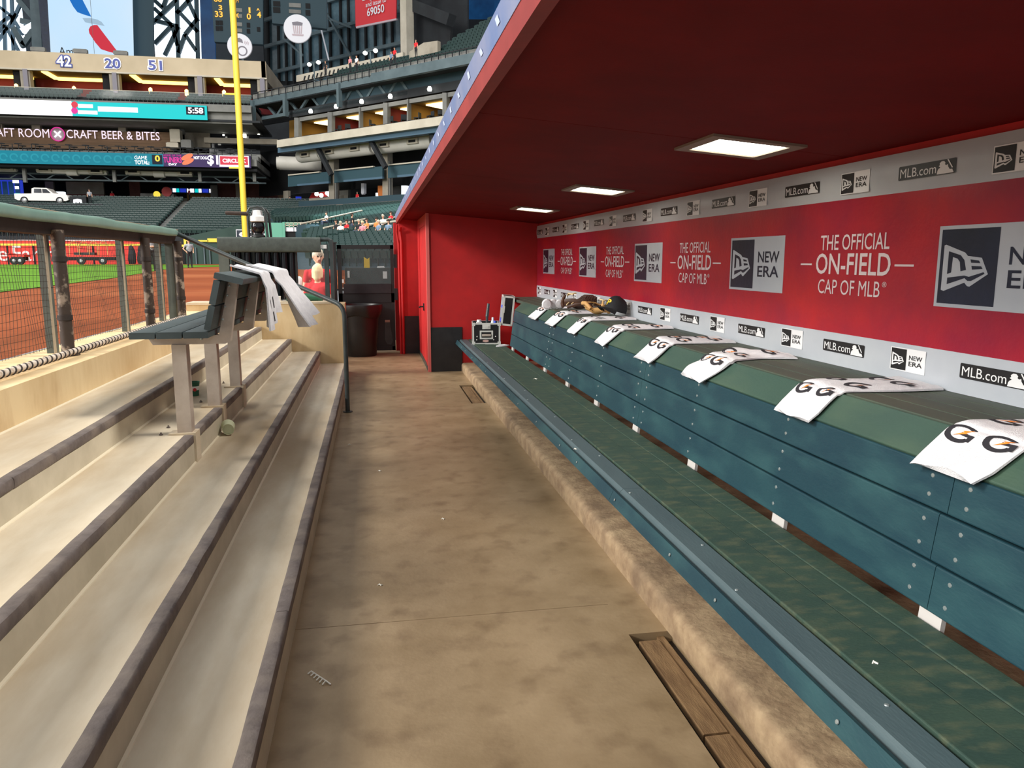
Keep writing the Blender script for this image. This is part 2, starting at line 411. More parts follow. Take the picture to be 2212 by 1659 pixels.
o = MB().tube([(0.47, 13.10, 0), (0.47, 13.10, 1.9), (0.455, 13.09, 2.06), (0.46, 13.0, 2.13)], 0.022, 8).tube([(0.425, 13.12, 0), (0.425, 13.12, 1.85), (0.40, 13.1, 2.05), (0.41, 13.04, 2.16)], 0.018, 8)
tag(fixn(o.build('conduit_pipe', 'red_paint', None, True)), 'pair of thin red painted conduits running up beside the gate', 'conduit')
tag(MB().box((0.778, 10.915, 0.002), (1.226, 10.932, 0.637)).build('kick_panel', 'black_panel'), 'black kick panel low on the end wall by the bench', 'panel')
tag(MB().box((0.5, 13.13, 0.002), (0.742, 13.152, 0.64)).build('kick_panel', 'black_panel'), 'black kick panel low on the narrow red wall beside the gate', 'panel')
# end pier of the steps
pier = MB()
pier.box((-2.45, 10.75, -0.05), (-0.40, 11.15, 1.0)); structure(pier.build('wall_steps_end', 'wall_concrete'), 'tan concrete wall closing the far end of the steps')
structure(MB().box((-2.45, 10.74, 1.0), (-0.58, 11.15, 1.03)).build('trim_3', 'step_concrete'), 'pale ledge on the concrete wall at the end of the steps')
# ceiling, roof, fascia
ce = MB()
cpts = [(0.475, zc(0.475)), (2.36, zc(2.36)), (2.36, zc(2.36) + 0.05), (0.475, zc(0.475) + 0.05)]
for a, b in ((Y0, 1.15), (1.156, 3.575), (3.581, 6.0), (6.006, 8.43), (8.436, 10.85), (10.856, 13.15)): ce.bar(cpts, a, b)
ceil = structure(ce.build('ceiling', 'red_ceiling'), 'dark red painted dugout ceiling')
structure(MB().bar([(0.415, 2.34), (0.60, 2.29), (2.62, 2.25), (2.62, 2.5), (0.60, 2.5), (0.43, 2.37)], Y0, 13.6).bar([(0.44, 2.26), (0.50, 2.30), (0.50, 2.38), (0.44, 2.345)], Y0, 13.6).build('roof', 'st_grey'), 'slab over the dugout')
fa = structure(MB().bar([(0.405, 2.20), (0.452, 2.205), (0.452, 2.30), (0.40, 2.30), (0.40, 2.27)], Y0, 13.6).build('trim_4', 'red_fascia'), 'red fascia along the dugout roof edge')
bb = thing('roof_edge_banner', 'blue vinyl banner strip along the front edge of the dugout roof', 'banner', (0.40, 5, 2.27))
def PB(mb, n, m): o = mb.build(n, m, bb); o.matrix_parent_inverse = Matrix.Translation((-0.40, -5, -2.27)); return o
PB(MB().bar([(0.398, 2.268), (0.39, 2.35), (0.40, 2.352), (0.408, 2.268)], Y0, 13.6), 'banner_strip', 'banner_blue')
for i in range(34):
    y = 0.6 + i * 0.36; k = random.uniform(0.03, 0.05)
    PB(MB().face([(0.3945 - 0.0018, y, 2.300), (0.3945 - 0.0018, y + 0.05, 2.300), (0.3945 - 0.0045, y + 0.08, 2.300 + k * 0.8), (0.3945 - 0.0045, y + 0.03, 2.300 + k * 0.8)]), 'printed_mark', 'banner_mark')
# ceiling lights
for i, y in enumerate((-1.22, 1.21, 3.64, 6.07, 8.52)):
    x0, x1 = 1.60, 1.955; c = (x0 + x1) / 2
    lab = {0: 'square ceiling light behind the viewpoint', 1: 'square ceiling light just above the viewpoint', 2: 'nearest and largest square light in the red ceiling', 3: 'middle square light in the red ceiling', 4: 'farthest and smallest square light in the red ceiling'}[i]
    t = thing('ceiling_light', lab, 'ceiling light', (c, y, zc(c)), 'recessed square ceiling lights')
    ang = math.atan(-0.083)
    def lw(u, v, dz): # u across x, v along y
        x = c + u; return (x - c, v, zc(x) - zc(c) + dz)
    fr = MB(); o_, n_ = 0.235, 0.178
    for a, b in (((-o_, -o_), (o_, -n_)), ((-o_, n_), (o_, o_)), ((-o_, -n_), (-n_, n_)), ((n_, -n_), (o_, n_))):
        q = [lw(a[0], a[1], -0.012), lw(b[0], a[1], -0.012), lw(b[0], b[1], -0.012), lw(a[0], b[1], -0.012)]
        fr.prism(q, (0, 0, 0.014))
    fr.build('frame', 'light_frame', t)
    MB().prism([lw(-n_, -n_, -0.005), lw(n_, -n_, -0.005), lw(n_, n_, -0.005), lw(-n_, n_, -0.005)], (0, 0, 0.004)).build('diffuser', 'light_diffuser', t)

# ============================================================ STEPS
st = thing('concrete_steps', 'flight of four tan concrete steps with dark worn nosings along the aisle', 'steps', (-1.1, 4, 0))
def PS(mb, n, m, sm=False): o = mb.build(n, m, st, sm); o.matrix_parent_inverse = Matrix.Translation((1.1, -4, 0)); return o
xs = [X1, X2, X3, X4, XW]; zs = [Z1, Z2, Z3, Z4]
posts_y = (4.96, 5.86, 6.755)
for k in range(4):
    PS(MB().box((xs[k + 1], Y0, -0.05), (xs[k] - 0.004, YE + 0.028, zs[k] - 0.001)), 'step', 'step_concrete')
    PS(MB().box((xs[k] - 0.006, Y0, (zs[k - 1] if k else 0)), (xs[k] - 0.001, YE + 0.028, zs[k] - 0.05)), 'riser', 'riser_concrete')
    if k == 2:
        cuts = [Y0]
        for p in posts_y: cuts += [p - 0.075, p + 0.075]
        cuts += [YE]; segs = list(zip(cuts[0::2], cuts[1::2]))
    else:
        cuts = [Y0, 0.9, 3.05 + k * 0.12, 5.9, 8.4, YE]; segs = [(a, b - 0.003) for a, b in zip(cuts, cuts[1:])]
    for a, b in segs:
        n = max(2, int((b - a) / 0.12)); mb = MB(); vs_ = []; fs = []
        base = rrect(0.060, 0.055, 0.013, 2); c = (xs[k] - 0.026, zs[k] - 0.023); q = len(base)
        for i in range(n + 1):
            y = a + (b - a) * i / n
            for x, z in base: vs_.append((c[0] + x + random.uniform(-0.0016, 0.0016), y, c[1] + z + random.uniform(-0.0014, 0.0014)))
        for i in range(n):
            for j in range(q): fs.append((i * q + j, i * q + (j + 1) % q, (i + 1) * q + (j + 1) % q, (i + 1) * q + j))
        fs += [tuple(range(q - 1, -1, -1)), tuple(range(n * q, n * q + q))]
        mb.add(vs_, fs); fixn(PS(mb, 'nosing', 'nosing', True))
for k in range(1, 5):
    PS(MB().bar([(xs[k] - 0.001, zs[k - 1] - 0.002), (xs[k] + 0.010, zs[k - 1] - 0.002), (xs[k] + 0.008, zs[k - 1] + 0.003), (xs[k] - 0.001, zs[k - 1] + 0.008)], Y0, YE), 'riser_base_line', 'pale_line')  # thin pale strip along the foot of each riser and the wall
for p in posts_y:
    PS(MB().box((-1.27, p - 0.06, Z2), (X3 + 0.012, p + 0.06, Z3 + 0.012)), 'post_footing', 'step_concrete')

# ============================================================ LONG GREEN BENCH
bn = thing('dugout_bench', 'long green plank bench with slatted back and shelf along the red wall', 'bench', (1.5, 4.5, 0.118))
IB = Matrix.Translation((-1.5, -4.5, -0.118))
def PN(mb, n, m, sm=False, par=None):
    o = fixn(mb.build(n, m, par or bn, sm))
    if par is None: o.matrix_parent_inverse = IB
    return o
ZS = 0.455
def split(y0, y1, js):
    c = [y0] + [j for j in js if y0 < j < y1] + [y1]
    return [(a + 0.0015, b - 0.0015) for a, b in zip(c, c[1:])]
JB = [-0.73, 2.017, 4.77, 7.49]; JS = [0.3, 3.55, 6.3]
for a, b in split(Y0, 10.9, JS):
    PN(MB().bar([(1.128, 0.402), (1.146, 0.398), (1.168, 0.452), (1.152, 0.458)], a, b), 'front_board', 'green_board')
    PN(MB().bar([(1.178, 0.43), (1.192, 0.452), (1.203, 0.461), (1.298, 0.461), (1.305, 0.454), (1.305, 0.415), (1.19, 0.415)], a, b), 'nose_board', 'green_strip')
for a, b in split(Y0, 10.9, [1.2, 4.4, 7.2]):
    for x0, x1 in ((1.316, 1.462), (1.466, 1.588), (1.592, 1.70)):
        PN(MB().bar(xf(rrect(x1 - x0, 0.042, 0.004, 2), ((x0 + x1) / 2, ZS - 0.016 + (0.004 if x0 < 1.32 else 0))), a, b), 'seat_board', 'green_seat')
bx = lambda z: 1.70 + 0.131 * (z - 0.495)
scr = []
for i, (z0, z1) in enumerate(((0.497, 0.646), (0.652, 0.806), (0.812, 0.948))):
    for a, b in split(Y0, 9.65, [j + (0.03 if i % 2 else 0) for j in JB]):
        PN(MB().bar(board2((bx(z0), z0), (bx(z1), z1), 0.036), a, b), 'back_board', 'green_board')
    for y in [a for a in (-0.73, 2.017, 4.77, 7.49)]:
        for dy in (-0.07, 0.09):
            for zz in (z0 + 0.04, z1 - 0.035): scr.append((bx(zz) - 0.0005, y + dy, zz))
    for y in (0.65, 1.1, 2.96, 3.9, 5.7, 6.6):
        for zz in (z0 + 0.04, z1 - 0.035): scr.append((bx(zz) - 0.0005, y + 0.03, zz))
for a, b in split(Y0, 9.65, [0.4, 3.1, 5.9]):
    PN(MB().bar(board2((1.757, 0.957), (1.872, 1.058), 0.036), a, b), 'cap_board', 'green_slope')
for x0, x1 in ((1.884, 1.998), (2.003, 2.118), (2.123, 2.236), (2.241, 2.332)):
    for a, b in split(Y0, 10.92, [1.6, 4.6, 7.4]):
        PN(MB().bar(xf(rrect(x1 - x0, 0.036, 0.004, 2), ((x0 + x1) / 2, 1.042)), a, b), 'shelf_board', 'shelf_green')
sm_ = MB()
for x, y, z in scr: sm_.lathe([(0.0, 0.0), (0.008, 0.0), (0.007, 0.002), (0.0, 0.0025)], 8, (x, y, z), 0, Vector((0, 1, 0)), Vector((0, 0, 1)), Vector((-1, 0, 0)), False)
for i in range(16):
    y = 0.9 + i * 0.62
    for (x, z, n3) in ((1.215 + 0.06 * (i % 2), 0.4612, Vector((0, 0, 1))), (1.136, 0.43, Vector((-0.93, 0, 0.36)))):
        a_ = n3.orthogonal().normalized(); sm_.lathe([(0.0, 0.0), (0.007, 0.0), (0.006, 0.002), (0.0, 0.0025)], 8, (x, y + 0.1 * (i % 3), z), 0, a_, n3.cross(a_), n3, False)
so = PN(sm_, 'screws', 'screw'); so['kind'] = 'stuff'
for i in range(-3, 9):
    y = 2.015 + 0.94 * i
    if y > 9.6: continue
    PN(MB().prism([(1.705, y - 0.05, 0.40), (1.722, y - 0.05, 0.40), (1.742, y - 0.05, 0.60), (1.742, y - 0.05, 0.62), (1.715, y - 0.05, 0.50)], (0, 0.10, 0)), 'bracket', 'white_bracket')
    PN(MB().box((1.60, y - 0.03, 0.118), (1.66, y + 0.03, 0.415)).box((1.25, y - 0.03, 0.37), (1.72, y + 0.03, 0.415)), 'support', 'black_metal')
    PN(MB().box((1.92, y - 0.03, 0.98), (2.33, y + 0.03, 1.02)), 'shelf_arm', 'black_metal')

# ============================================================ BANNERS
def wallfn(ya, yb, za, zb, x): # unit square on the back wall, u runs toward smaller y (rightwards)
    return lambda u, v: Vector((x, ya + (yb - ya) * u, za + (zb - za) * v))
FLAG = [(.05, .79), (.08, .80), (.42, .69), (.47, .645), (.70, .62), (.82, .41), (.54, .24), (.50, .245), (.45, .29), (.10, .165), (.05, .18)]
CUT = [[(.14, .71), (.22, .69), (.21, .42), (.14, .40)], [(.22, .69), (.35, .655), (.42, .59), (.46, .46), (.37, .44), (.345, .565), (.30, .61), (.22, .63)],
       [(.52, .60), (.66, .585), (.685, .55), (.535, .555)], [(.545, .515), (.705, .51), (.73, .475), (.56, .465)], [(.15, .35), (.44, .385), (.52, .37), (.75, .435), (.77, .415), (.56, .315), (.50, .315), (.45, .35), (.15, .26)]]
def new_era(fn_of_layer, m_dark=0, m_lite=1):
    mb = MB(); f0, f1, f2 = fn_of_layer[:3]
    put2d(mb, poly2d([(0, 0), (1, 0), (1, 1), (0, 1)]), f0, m_lite)
    put2d(mb, poly2d([(.025, .045), (.47, .045), (.47, .955), (.025, .955)]), f1, m_dark)
    g = sub(f2, .03, .05, .46, .95)
    fl_ = [(u / 1.0 * 1.08, v) for u, v in FLAG]
    put2d(mb, poly2d(fl_), lambda u, v: g(u, v), m_lite)
    h3 = sub(fn_of_layer[3], .03, .05, .46, .95)
    for c in CUT: put2d(mb, poly2d([(u * 1.08, v) for u, v in c]), h3, m_dark)
    put2d(mb, text2d('NEW', 0.012), sub(f2, .55, .53, .92, .73), m_dark)
    put2d(mb, text2d('ERA', 0.012), sub(f2, .55, .27, .92, .47), m_dark)
    return mb
BAT = [(.02, .06), (.05, .30), (.10, .42), (.20, .50), (.10, .60), (.16, .66), (.14, .78), (.24, .90), (.38, .90), (.46, .78), (.44, .66), (.52, .60), (.60, .66), (.62, .50), (.72, .30), (.86, .30), (.95, .06)]
BATSTICK = [(.56, .92), (.63, .92), (.90, .38), (.85, .34)]
def mlb(fn_of_layer):
    mb = MB(); f0, f1, f2, f3 = fn_of_layer
    rr = [(0.5 + x, 0.5 + z) for x, z in [(p[0] / 0.345, p[1] / 0.06) for p in rrect(0.345, 0.06, 0.006, 2)]]
    put2d(mb, poly2d(rr), f1, 0)
    put2d(mb, text2d('MLB.com', 0.005), sub(f2, .035, .16, .68, .80), 1)
    put2d(mb, poly2d(BAT), sub(f2, .69, .0, .99, 1.0), 1); put2d(mb, poly2d(BATSTICK), sub(f3, .69, .0, .99, 1.05), 1)
    return mb
bt = thing('sponsor_banner', 'red vinyl banner with large cap logos and slogans along the back wall', 'banner', (XR, 5, 1.226))
IT = Matrix.Translation((-XR, -5, -1.226))
pn = MB().box((XR, Y0, 1.226), (2.345, 10.925, 1.892)).build('banner_sheet', 'vinyl_red', bt); pn.matrix_parent_inverse = IT
def layers(ya, yb, za, zb, x, sx=0.0):
    return [(lambda e: (lambda u, v: Vector((x - e + sx * v, ya + (yb - ya) * u, za + (zb - za) * v))))(e) for e in (0.0010, 0.0018, 0.0026, 0.0034)]
me0 = None
for i in range(-3, 4):
    ya = 4.79 - 1.91 * -i
    o = None
    if me0 is None:
        mb = new_era(layers(0, -0.68, 0, 0.33, 0)); me0 = mb.mesh('cap_logo', ['vinyl_navy', 'vinyl_grey'])
        sl = MB(); f = layers(0, -0.91, 0, 0.31, 0)[1]
        put2d(sl, text2d('THE OFFICIAL', 0.006), sub(f, .20, .75, .81, 1.0)); put2d(sl, text2d('ON-FIELD', 0.012), sub(f, .165, .355, .83, .70))
        put2d(sl, text2d('CAP OF MLB', 0.004), sub(f, .20, .03, .76, .27)); put2d(sl, text2d('®'), sub(f, .775, .19, .81, .27))
        for a, b in ((.0, .12), (.86, 1.0)): put2d(sl, poly2d([(a, .50), (b, .50), (b, .53), (a, .53)]), f)
        me1 = sl.mesh('slogan', ['vinyl_slogan'])
    if ya - 0.68 > Y0:
        o = bpy.data.objects.new('cap_logo', me0); COL.objects.link(o); o.parent = bt; o.matrix_parent_inverse = IT; o.location = (XR, ya, 1.404)
    ys = ya - 0.68 - 0.18 + 0.0
    if ys - 0.95 > Y0:
        o = bpy.data.objects.new('slogan', me1); COL.objects.link(o); o.parent = bt; o.matrix_parent_inverse = IT; o.location = (XR, ys, 1.412)
def strip(name, label, z0, z1, bulge, zne, zml, yne, yml, x):
    t = thing(name, label, 'banner', (x, 5, z0)); I = Matrix.Translation((-x, -5, -z0))
    n = 8; prof = [(x - bulge * math.sin(math.pi * j / n), z0 + (z1 - z0) * j / n) for j in range(n + 1)] + [(2.345, z1), (2.345, z0)]
    o = MB().bar(prof, Y0, 10.925).build('strip_sheet', 'vinyl_grey', t, True); o.matrix_parent_inverse = I
    xb = x - bulge - 0.0005
    ma = new_era(layers(0, -0.226, 0, 0.103, 0)).mesh('cap_logo', ['vinyl_black', 'vinyl_white']); mb_ = mlb(layers(0, -0.345, 0, 0.06, 0)).mesh('league_logo', ['vinyl_black', 'vinyl_white'])
    for i in range(-6, 9):
        for me, y0_, z_, nm, w_ in ((ma, yne + 0.9655 * i, zne, 'cap_logo', .23), (mb_, yml + 0.9655 * i, zml, 'league_logo', .35)):
            if y0_ > 10.9 or y0_ - w_ < Y0: continue
            q = bpy.data.objects.new(nm, me); COL.objects.link(q); q.parent = t; q.matrix_parent_inverse = I; q.location = (xb, y0_, z_)
strip('sponsor_strip', 'upper grey banner strip of small logos just under the ceiling', 1.892, 2.066, 0.012, 1.915, 1.942, 3.584, 4.117, XR)
strip('sponsor_strip', 'lower grey banner strip of small logos just above the bench shelf', 1.061, 1.226, 0.006, 1.105, 1.128, 4.082, 3.655, XR)
# ============================================================ FIELD FENCE
def P_(t, I):
    def f(mb, n, m, sm=False):
        o = fixn(mb.build(n, m, t, sm)); o.matrix_parent_inverse = I; return o
    return f
fe = thing('field_fence', 'padded field fence with worn pipe posts and black netting on the concrete wall', 'fence', (-2.25, 5.5, ZW))
PF = P_(fe, Matrix.Translation((2.25, -5.5, -ZW)))
FY0, FY1 = -1.0, 9.32
def padprof(c, w_, h_): return xf(rrect(w_, h_, min(w_, h_) * 0.33, 4), c)
pad = MB(); base = padprof((-2.235, 1.887), 0.24, 0.078); q = len(base); n = 60; vs_ = []; fs = []
for i in range(n + 1):
    y = FY0 + (FY1 - FY0) * i / n; k = 1.0 if i < n - 1 else (0.93 if i == n - 1 else 0.7)
    w_ = 0.004 * math.sin(y * 3.1) + 0.003 * math.sin(y * 7.7)
    for x, z in base: vs_.append((-2.235 + (x + 2.235) * k, y, 1.887 + (z - 1.887) * k + w_ * (1 if z > 1.887 else 0.4)))
for i in range(n):
    for j in range(q): fs.append((i * q + j, i * q + (j + 1) % q, (i + 1) * q + (j + 1) % q, (i + 1) * q + j))
fs += [tuple(range(q - 1, -1, -1)), tuple(range(n * q, n * q + q))]
PF(pad.add(vs_, fs), 'top_pad', 'fence_pad', True)
PF(MB().tube([(-2.13, FY0 + i * 0.2, 1.918 + 0.004 * math.sin(i * 0.62)) for i in range(52)], 0.004, 6), 'pad_edge_highlight', 'post_pale', True)  # pale line modelled as the light catching the pad's top edge
PF(MB().bar([(-2.19, 1.77), (-2.17, 1.86), (-2.33, 1.86), (-2.33, 1.77)], FY0, FY1 - 0.05), 'under_beam', 'fence_beam')
for y in (-0.4, 1.7, 3.8, 5.90, 8.0, 9.27):
    p = PF(MB().tube([(-2.16, y, ZW), (-2.16, y, 1.80)], 0.043, 14), 'pipe_post', 'pipe_worn', True)
    for z in (1.10 + 0.07 * ((y * 7) % 2), 1.60):
        MB().tube([(-2.16, y, z - 0.018), (-2.16, y, z + 0.018)], 0.049, 14).build('clamp', 'fence_beam', p, True)
    PF(MB().lathe([(0.075, 0), (0.075, 0.012), (0.05, 0.014)], 14, (-2.16, y, ZW)), 'base_flange', 'pipe_worn', True)
for y in (-0.2, 1.95, 4.05, 6.10, 7.82, 9.12):
    PF(MB().box((-2.36, y - 0.045, ZW), (-2.31, y + 0.045, 1.78)), 'square_post', 'post_green')
    PF(MB().box((-2.31, y - 0.052, ZW), (-2.302, y - 0.02, 1.78)), 'net_batten', 'post_pale')
PF(MB().box((-2.30, 9.27, ZW), (-2.22, 9.35, 1.86)), 'end_post', 'post_green')
nt = MB()
for i in range(int((9.3 - 1.2) / 0.047)):
    y = 1.2 + i * 0.047; pts = [(-2.32 + 0.012 * math.sin(j * 1.3 + i * 0.4), y + 0.007 * math.sin(j * 0.9 + i), ZW + 0.04 + j * 0.17) for j in range(6)]
    nt.tube(pts, 0.0016, 3)
for j in range(18):
    z = ZW + 0.05 + j * 0.0475; nt.tube([(-2.32 + 0.012 * math.sin(i * 0.7 + j), 1.2 + i * 0.30, z + 0.008 * math.sin(i * 1.1 + j * 0.5)) for i in range(28)], 0.0016, 3)
no = PF(nt, 'netting', 'net'); no['kind'] = 'stuff'
PF(MB().tube([(-2.09, FY0, ZW + 0.035), (-2.10, 5, ZW + 0.035), (-2.12, 9.2, ZW + 0.035)], 0.022, 10), 'bottom_pipe', 'rope', True)
hx = MB(); pts = []
for i in range(1500):
    t_ = i / 1500; y = 1.5 + t_ * 7.7; a = y / 0.075 * 2 * math.pi; pts.append((-2.095 - 0.025 * max(0, (y - 5) / 4.2) + 0.0215 * math.cos(a), y, ZW + 0.035 + 0.0215 * math.sin(a)))
PF(hx.tube(pts, 0.0045, 5), 'lashing_rope', 'fence_beam', True)

# ============================================================ HAND RAIL
hr = thing('stair_handrail', 'dark metal handrail sloping from the fence down to the aisle floor', 'handrail', (-0.31, 8.14, 0))
PH = P_(hr, Matrix.Translation((0.31, -8.14, 0)))
A, B, Cc = Vector((-2.17, 9.22, 1.89)), Vector((-0.40, 8.19, 1.155)), Vector((-0.31, 8.14, 0))
bend = []
for i in range(9):
    t_ = i / 8; p0 = B; p1 = Vector((-0.312, 8.14, 1.118)); p2 = Vector((-0.31, 8.14, 1.0)); bend.append(p0 * (1 - t_) ** 2 + p1 * 2 * t_ * (1 - t_) + p2 * t_ ** 2)
PH(MB().tube([A, A.lerp(B, .5)] + bend + [Vector((-0.31, 8.14, 0.5)), Cc], 0.024, 14), 'rail_pipe', 'rail_dark', True)
PH(MB().lathe([(0.05, 0), (0.05, 0.008), (0.03, 0.012)], 14, (-0.31, 8.14, 0)), 'base_flange', 'rail_dark', True)

# ============================================================ HIGH BENCH WITH BACK ON THE STEPS
rb = thing('rail_bench', 'high slatted bench with leaning back on three pale steel posts above the steps', 'bench', (-1.18, 5.86, Z3))
PR = P_(rb, Matrix.Translation((1.18, -5.86, -Z3)))
SY0, SY1 = 4.72, 7.08
for i in range(3):
    x0 = -1.40 + 0.1475 * i
    PR(MB().bar(xf(rrect(0.141, 0.038, 0.005, 2), (x0 + 0.07, 1.160)), SY0, SY1), 'seat_slat', 'bench_slat', True)
lean = R(-14); bd = Vector((math.sin(R(14)), math.cos(R(14)))); b0 = Vector((-0.965, 1.185))
for i in range(2):
    c = b0 + bd * (0.075 + 0.152 * i) + Vector((-bd.y, bd.x)) * 0.006
    PR(MB().bar(xf(rrect(0.036, 0.146, 0.005, 2), (c.x, c.y), lean), SY0, SY1), 'back_slat', 'bench_slat', True)
c = b0 + bd * 0.325 + Vector((bd.y, -bd.x)) * 0.055
PR(MB().bar(xf(rrect(0.165, 0.036, 0.006, 2), (c.x, c.y), lean), SY0, SY1), 'cap_slat', 'bench_slat', True)
for y in posts_y:
    PR(MB().box((-1.222, y - 0.045, Z3 + 0.012), (-1.138, y + 0.045, 1.085)), 'post', 'galvanised')
    # bent channel: horizontal arm under the seat, then the leaning upright behind the slats
    e = Vector((bd.y, -bd.x)); p0 = b0 + e * 0.024; p1 = p0 + bd * 0.305
    q0 = b0 + e * 0.075; q1 = q0 + bd * 0.305
    prof = [(-1.36, 1.135), (-1.33, 1.085), (q0.x + 0.0 - 0.02, 1.085), (q0.x + 0.012, 1.10), (q1.x, q1.y), (p1.x, p1.y), (p0.x - 0.004, 1.139)]
    PR(MB().bar(prof, y - 0.03, y + 0.03), 'bent_channel', 'galvanised')
    for z in (0.06, 0.14, 0.21, 0.27):
        k = b0 + bd * z + e * 0.034; PR(MB().ball((k.x, y - 0.034, k.y), 0.008, 6, 4), 'bolt', 'screw', True)
    PR(MB().ball((-1.05, y - 0.033, 1.12), 0.01, 6, 4), 'bolt', 'screw', True)

# ============================================================ FAR PADDED FENCE, GATE, BIN
ff = thing('end_fence', 'dark padded fence across the far end of the steps with black slats below', 'fence', (-1.3, 10.95, 1.03))
PE = P_(ff, Matrix.Translation((1.3, -10.95, -1.03)))
pb = MB().prism([(-2.03, 10.9 + y, 1.79 + z) for y, z in rrect(0.13, 0.20, 0.03, 3)], (1.33, 0, 0)); PE(pb, 'top_pad', 'dark_pad', True)
PE(MB().box((-2.03, 10.88, 1.03), (-1.90, 10.96, 1.72)), 'post', 'post_green')
PE(MB().box((-0.66, 10.88, 1.0), (-0.60, 10.96, 1.80)), 'post', 'rail_dark'); PE(MB().box((-0.585, 10.88, 1.0), (-0.535, 10.96, 1.86)), 'post', 'rail_dark')
PE(MB().tube([(-0.71, 10.92, 1.86), (-0.60, 10.92, 1.865), (-0.56, 10.92, 1.84)], 0.028, 10), 'rail_elbow', 'rail_dark', True)
PE(MB().box((-0.70, 10.87, 1.74), (-0.62, 10.885, 1.79)), 'latch_plate', 'white_plastic')
for i, x in enumerate((-1.80, -1.67, -1.535, -1.41, -1.30, -1.19, -1.09)):
    PE(MB().tube([(x, 10.99, 1.06), (x, 10.985, 1.4), (x, 10.99, 1.74)], [0.05, 0.052, 0.046], 10), 'upright_slat', 'lens_black', True)
PE(MB().box((-1.90, 11.06, 1.04), (-1.03, 11.07, 1.70)), 'screen', 'rail_dark')
PE(MB().box((-1.03, 10.97, 1.03), (-0.66, 10.978, 1.70)), 'clear_pane', 'glass_clear')
PE(MB().box((-1.05, 10.94, 1.03), (-1.025, 10.98, 1.72)), 'slim_post', 'black_metal')
# things on the ledge beyond the pane
tag(MB().box((-0.97, 11.02, 1.03), (-0.72, 11.12, 1.09)).box((-0.96, 11.03, 1.09), (-0.73, 11.11, 1.10)).build('white_tray', 'white_plastic'), 'low white tray lying behind the clear pane', 'tray')
tag(MB().lathe([(0.03, 0), (0.036, 0.07), (0.038, 0.075), (0.034, 0.075), (0.028, 0.01)], 14, (-1.28, 10.80, 1.03)).build('small_cup', 'cup_white', None, True), 'small white cup standing on the concrete ledge', 'cup')
tag(MB().box((-1.43, 10.79, 1.03), (-1.33, 10.86, 1.055)).box((-1.44, 10.8, 1.055), (-1.34, 10.85, 1.065)).build('folded_napkins', 'cup_white'), 'stack of white napkins on the concrete ledge', 'napkins')
gm = MB(); vs2 = [(-1.2, 10.84, 1.03), (-0.8, 10.84, 1.03), (-0.72, 10.9, 1.10), (-0.78, 11.0, 1.13), (-0.95, 10.95, 1.12), (-1.15, 10.9, 1.09)]
tag(fixn(MB().tube([(-1.18, 10.86, 1.05), (-1.05, 10.87, 1.07), (-0.92, 10.9, 1.085), (-0.78, 10.92, 1.07), (-0.70, 10.90, 1.045)], [0.018, 0.04, 0.055, 0.04, 0.016], 10).build('crumpled_tarp', 'cup_green', None, True)), 'crumpled green tarp lying on the concrete ledge', 'tarp')
# gate
gt = thing('field_gate', 'black metal gate with dark clear panel beside the narrow red wall', 'gate', (-0.1, 13.45, 0))
PG = P_(gt, Matrix.Translation((0.1, -13.45, 0)))
GX0, GX1, GZ = -0.60, 0.345, 1.835
PG(MB().box((GX0, 13.42, 0.03), (GX0 + 0.07, 13.48, GZ)).box((GX1 - 0.055, 13.42, 0.03), (GX1, 13.48, GZ)).box((GX0, 13.42, GZ - 0.065), (GX1, 13.48, GZ)).box((GX0, 13.42, 0.86), (GX1, 13.48, 1.02)).box((GX0, 13.42, 0.03), (GX1, 13.48, 0.10)), 'gate_frame', 'black_metal')
PG(MB().box((GX0 + 0.07, 13.445, 1.02), (GX1 - 0.055, 13.452, GZ - 0.065)), 'clear_panel', 'glass_dark')
PG(MB().box((GX0 + 0.07, 13.43, 0.10), (GX1 - 0.055, 13.46, 0.86)), 'lower_panel', 'black_metal')
PG(MB().box((GX0 + 0.09, 13.40, 1.02), (GX1 - 0.06, 13.43, 1.18)), 'mid_rail', 'black_panel')
PG(MB().prism([(0.17, 13.418, 0.55), (0.25, 13.418, 0.55), (0.30, 13.418, 0.20), (0.27, 13.418, 0.13), (0.20, 13.418, 0.14), (0.16, 13.418, 0.22)], (0, 0.012, 0)), 'grey_plate', 'rail_dark')
PG(MB().box((0.17, 13.41, 0.52), (0.255, 13.42, 0.56)), 'plate_edge', 'post_pale')
PG(MB().box((0.35, 13.43, 1.45), (0.40, 13.47, 1.68)).box((0.35, 13.43, 0.9), (0.40, 13.47, 1.1)), 'hinge', 'black_metal')
PG(MB().box((-0.53, 13.41, 1.20), (-0.50, 13.425, 1.26)).box((-0.525, 13.41, 1.10), (-0.45, 13.425, 1.12)), 'gate_latch', 'aluminium')
tag(MB().box((-0.72, 13.40, 0), (-0.615, 13.52, 1.86)).box((-0.735, 13.39, 1.86), (-0.60, 13.53, 1.88)).build('gate_post', 'black_metal'), 'black square gate post left of the gate', 'post')
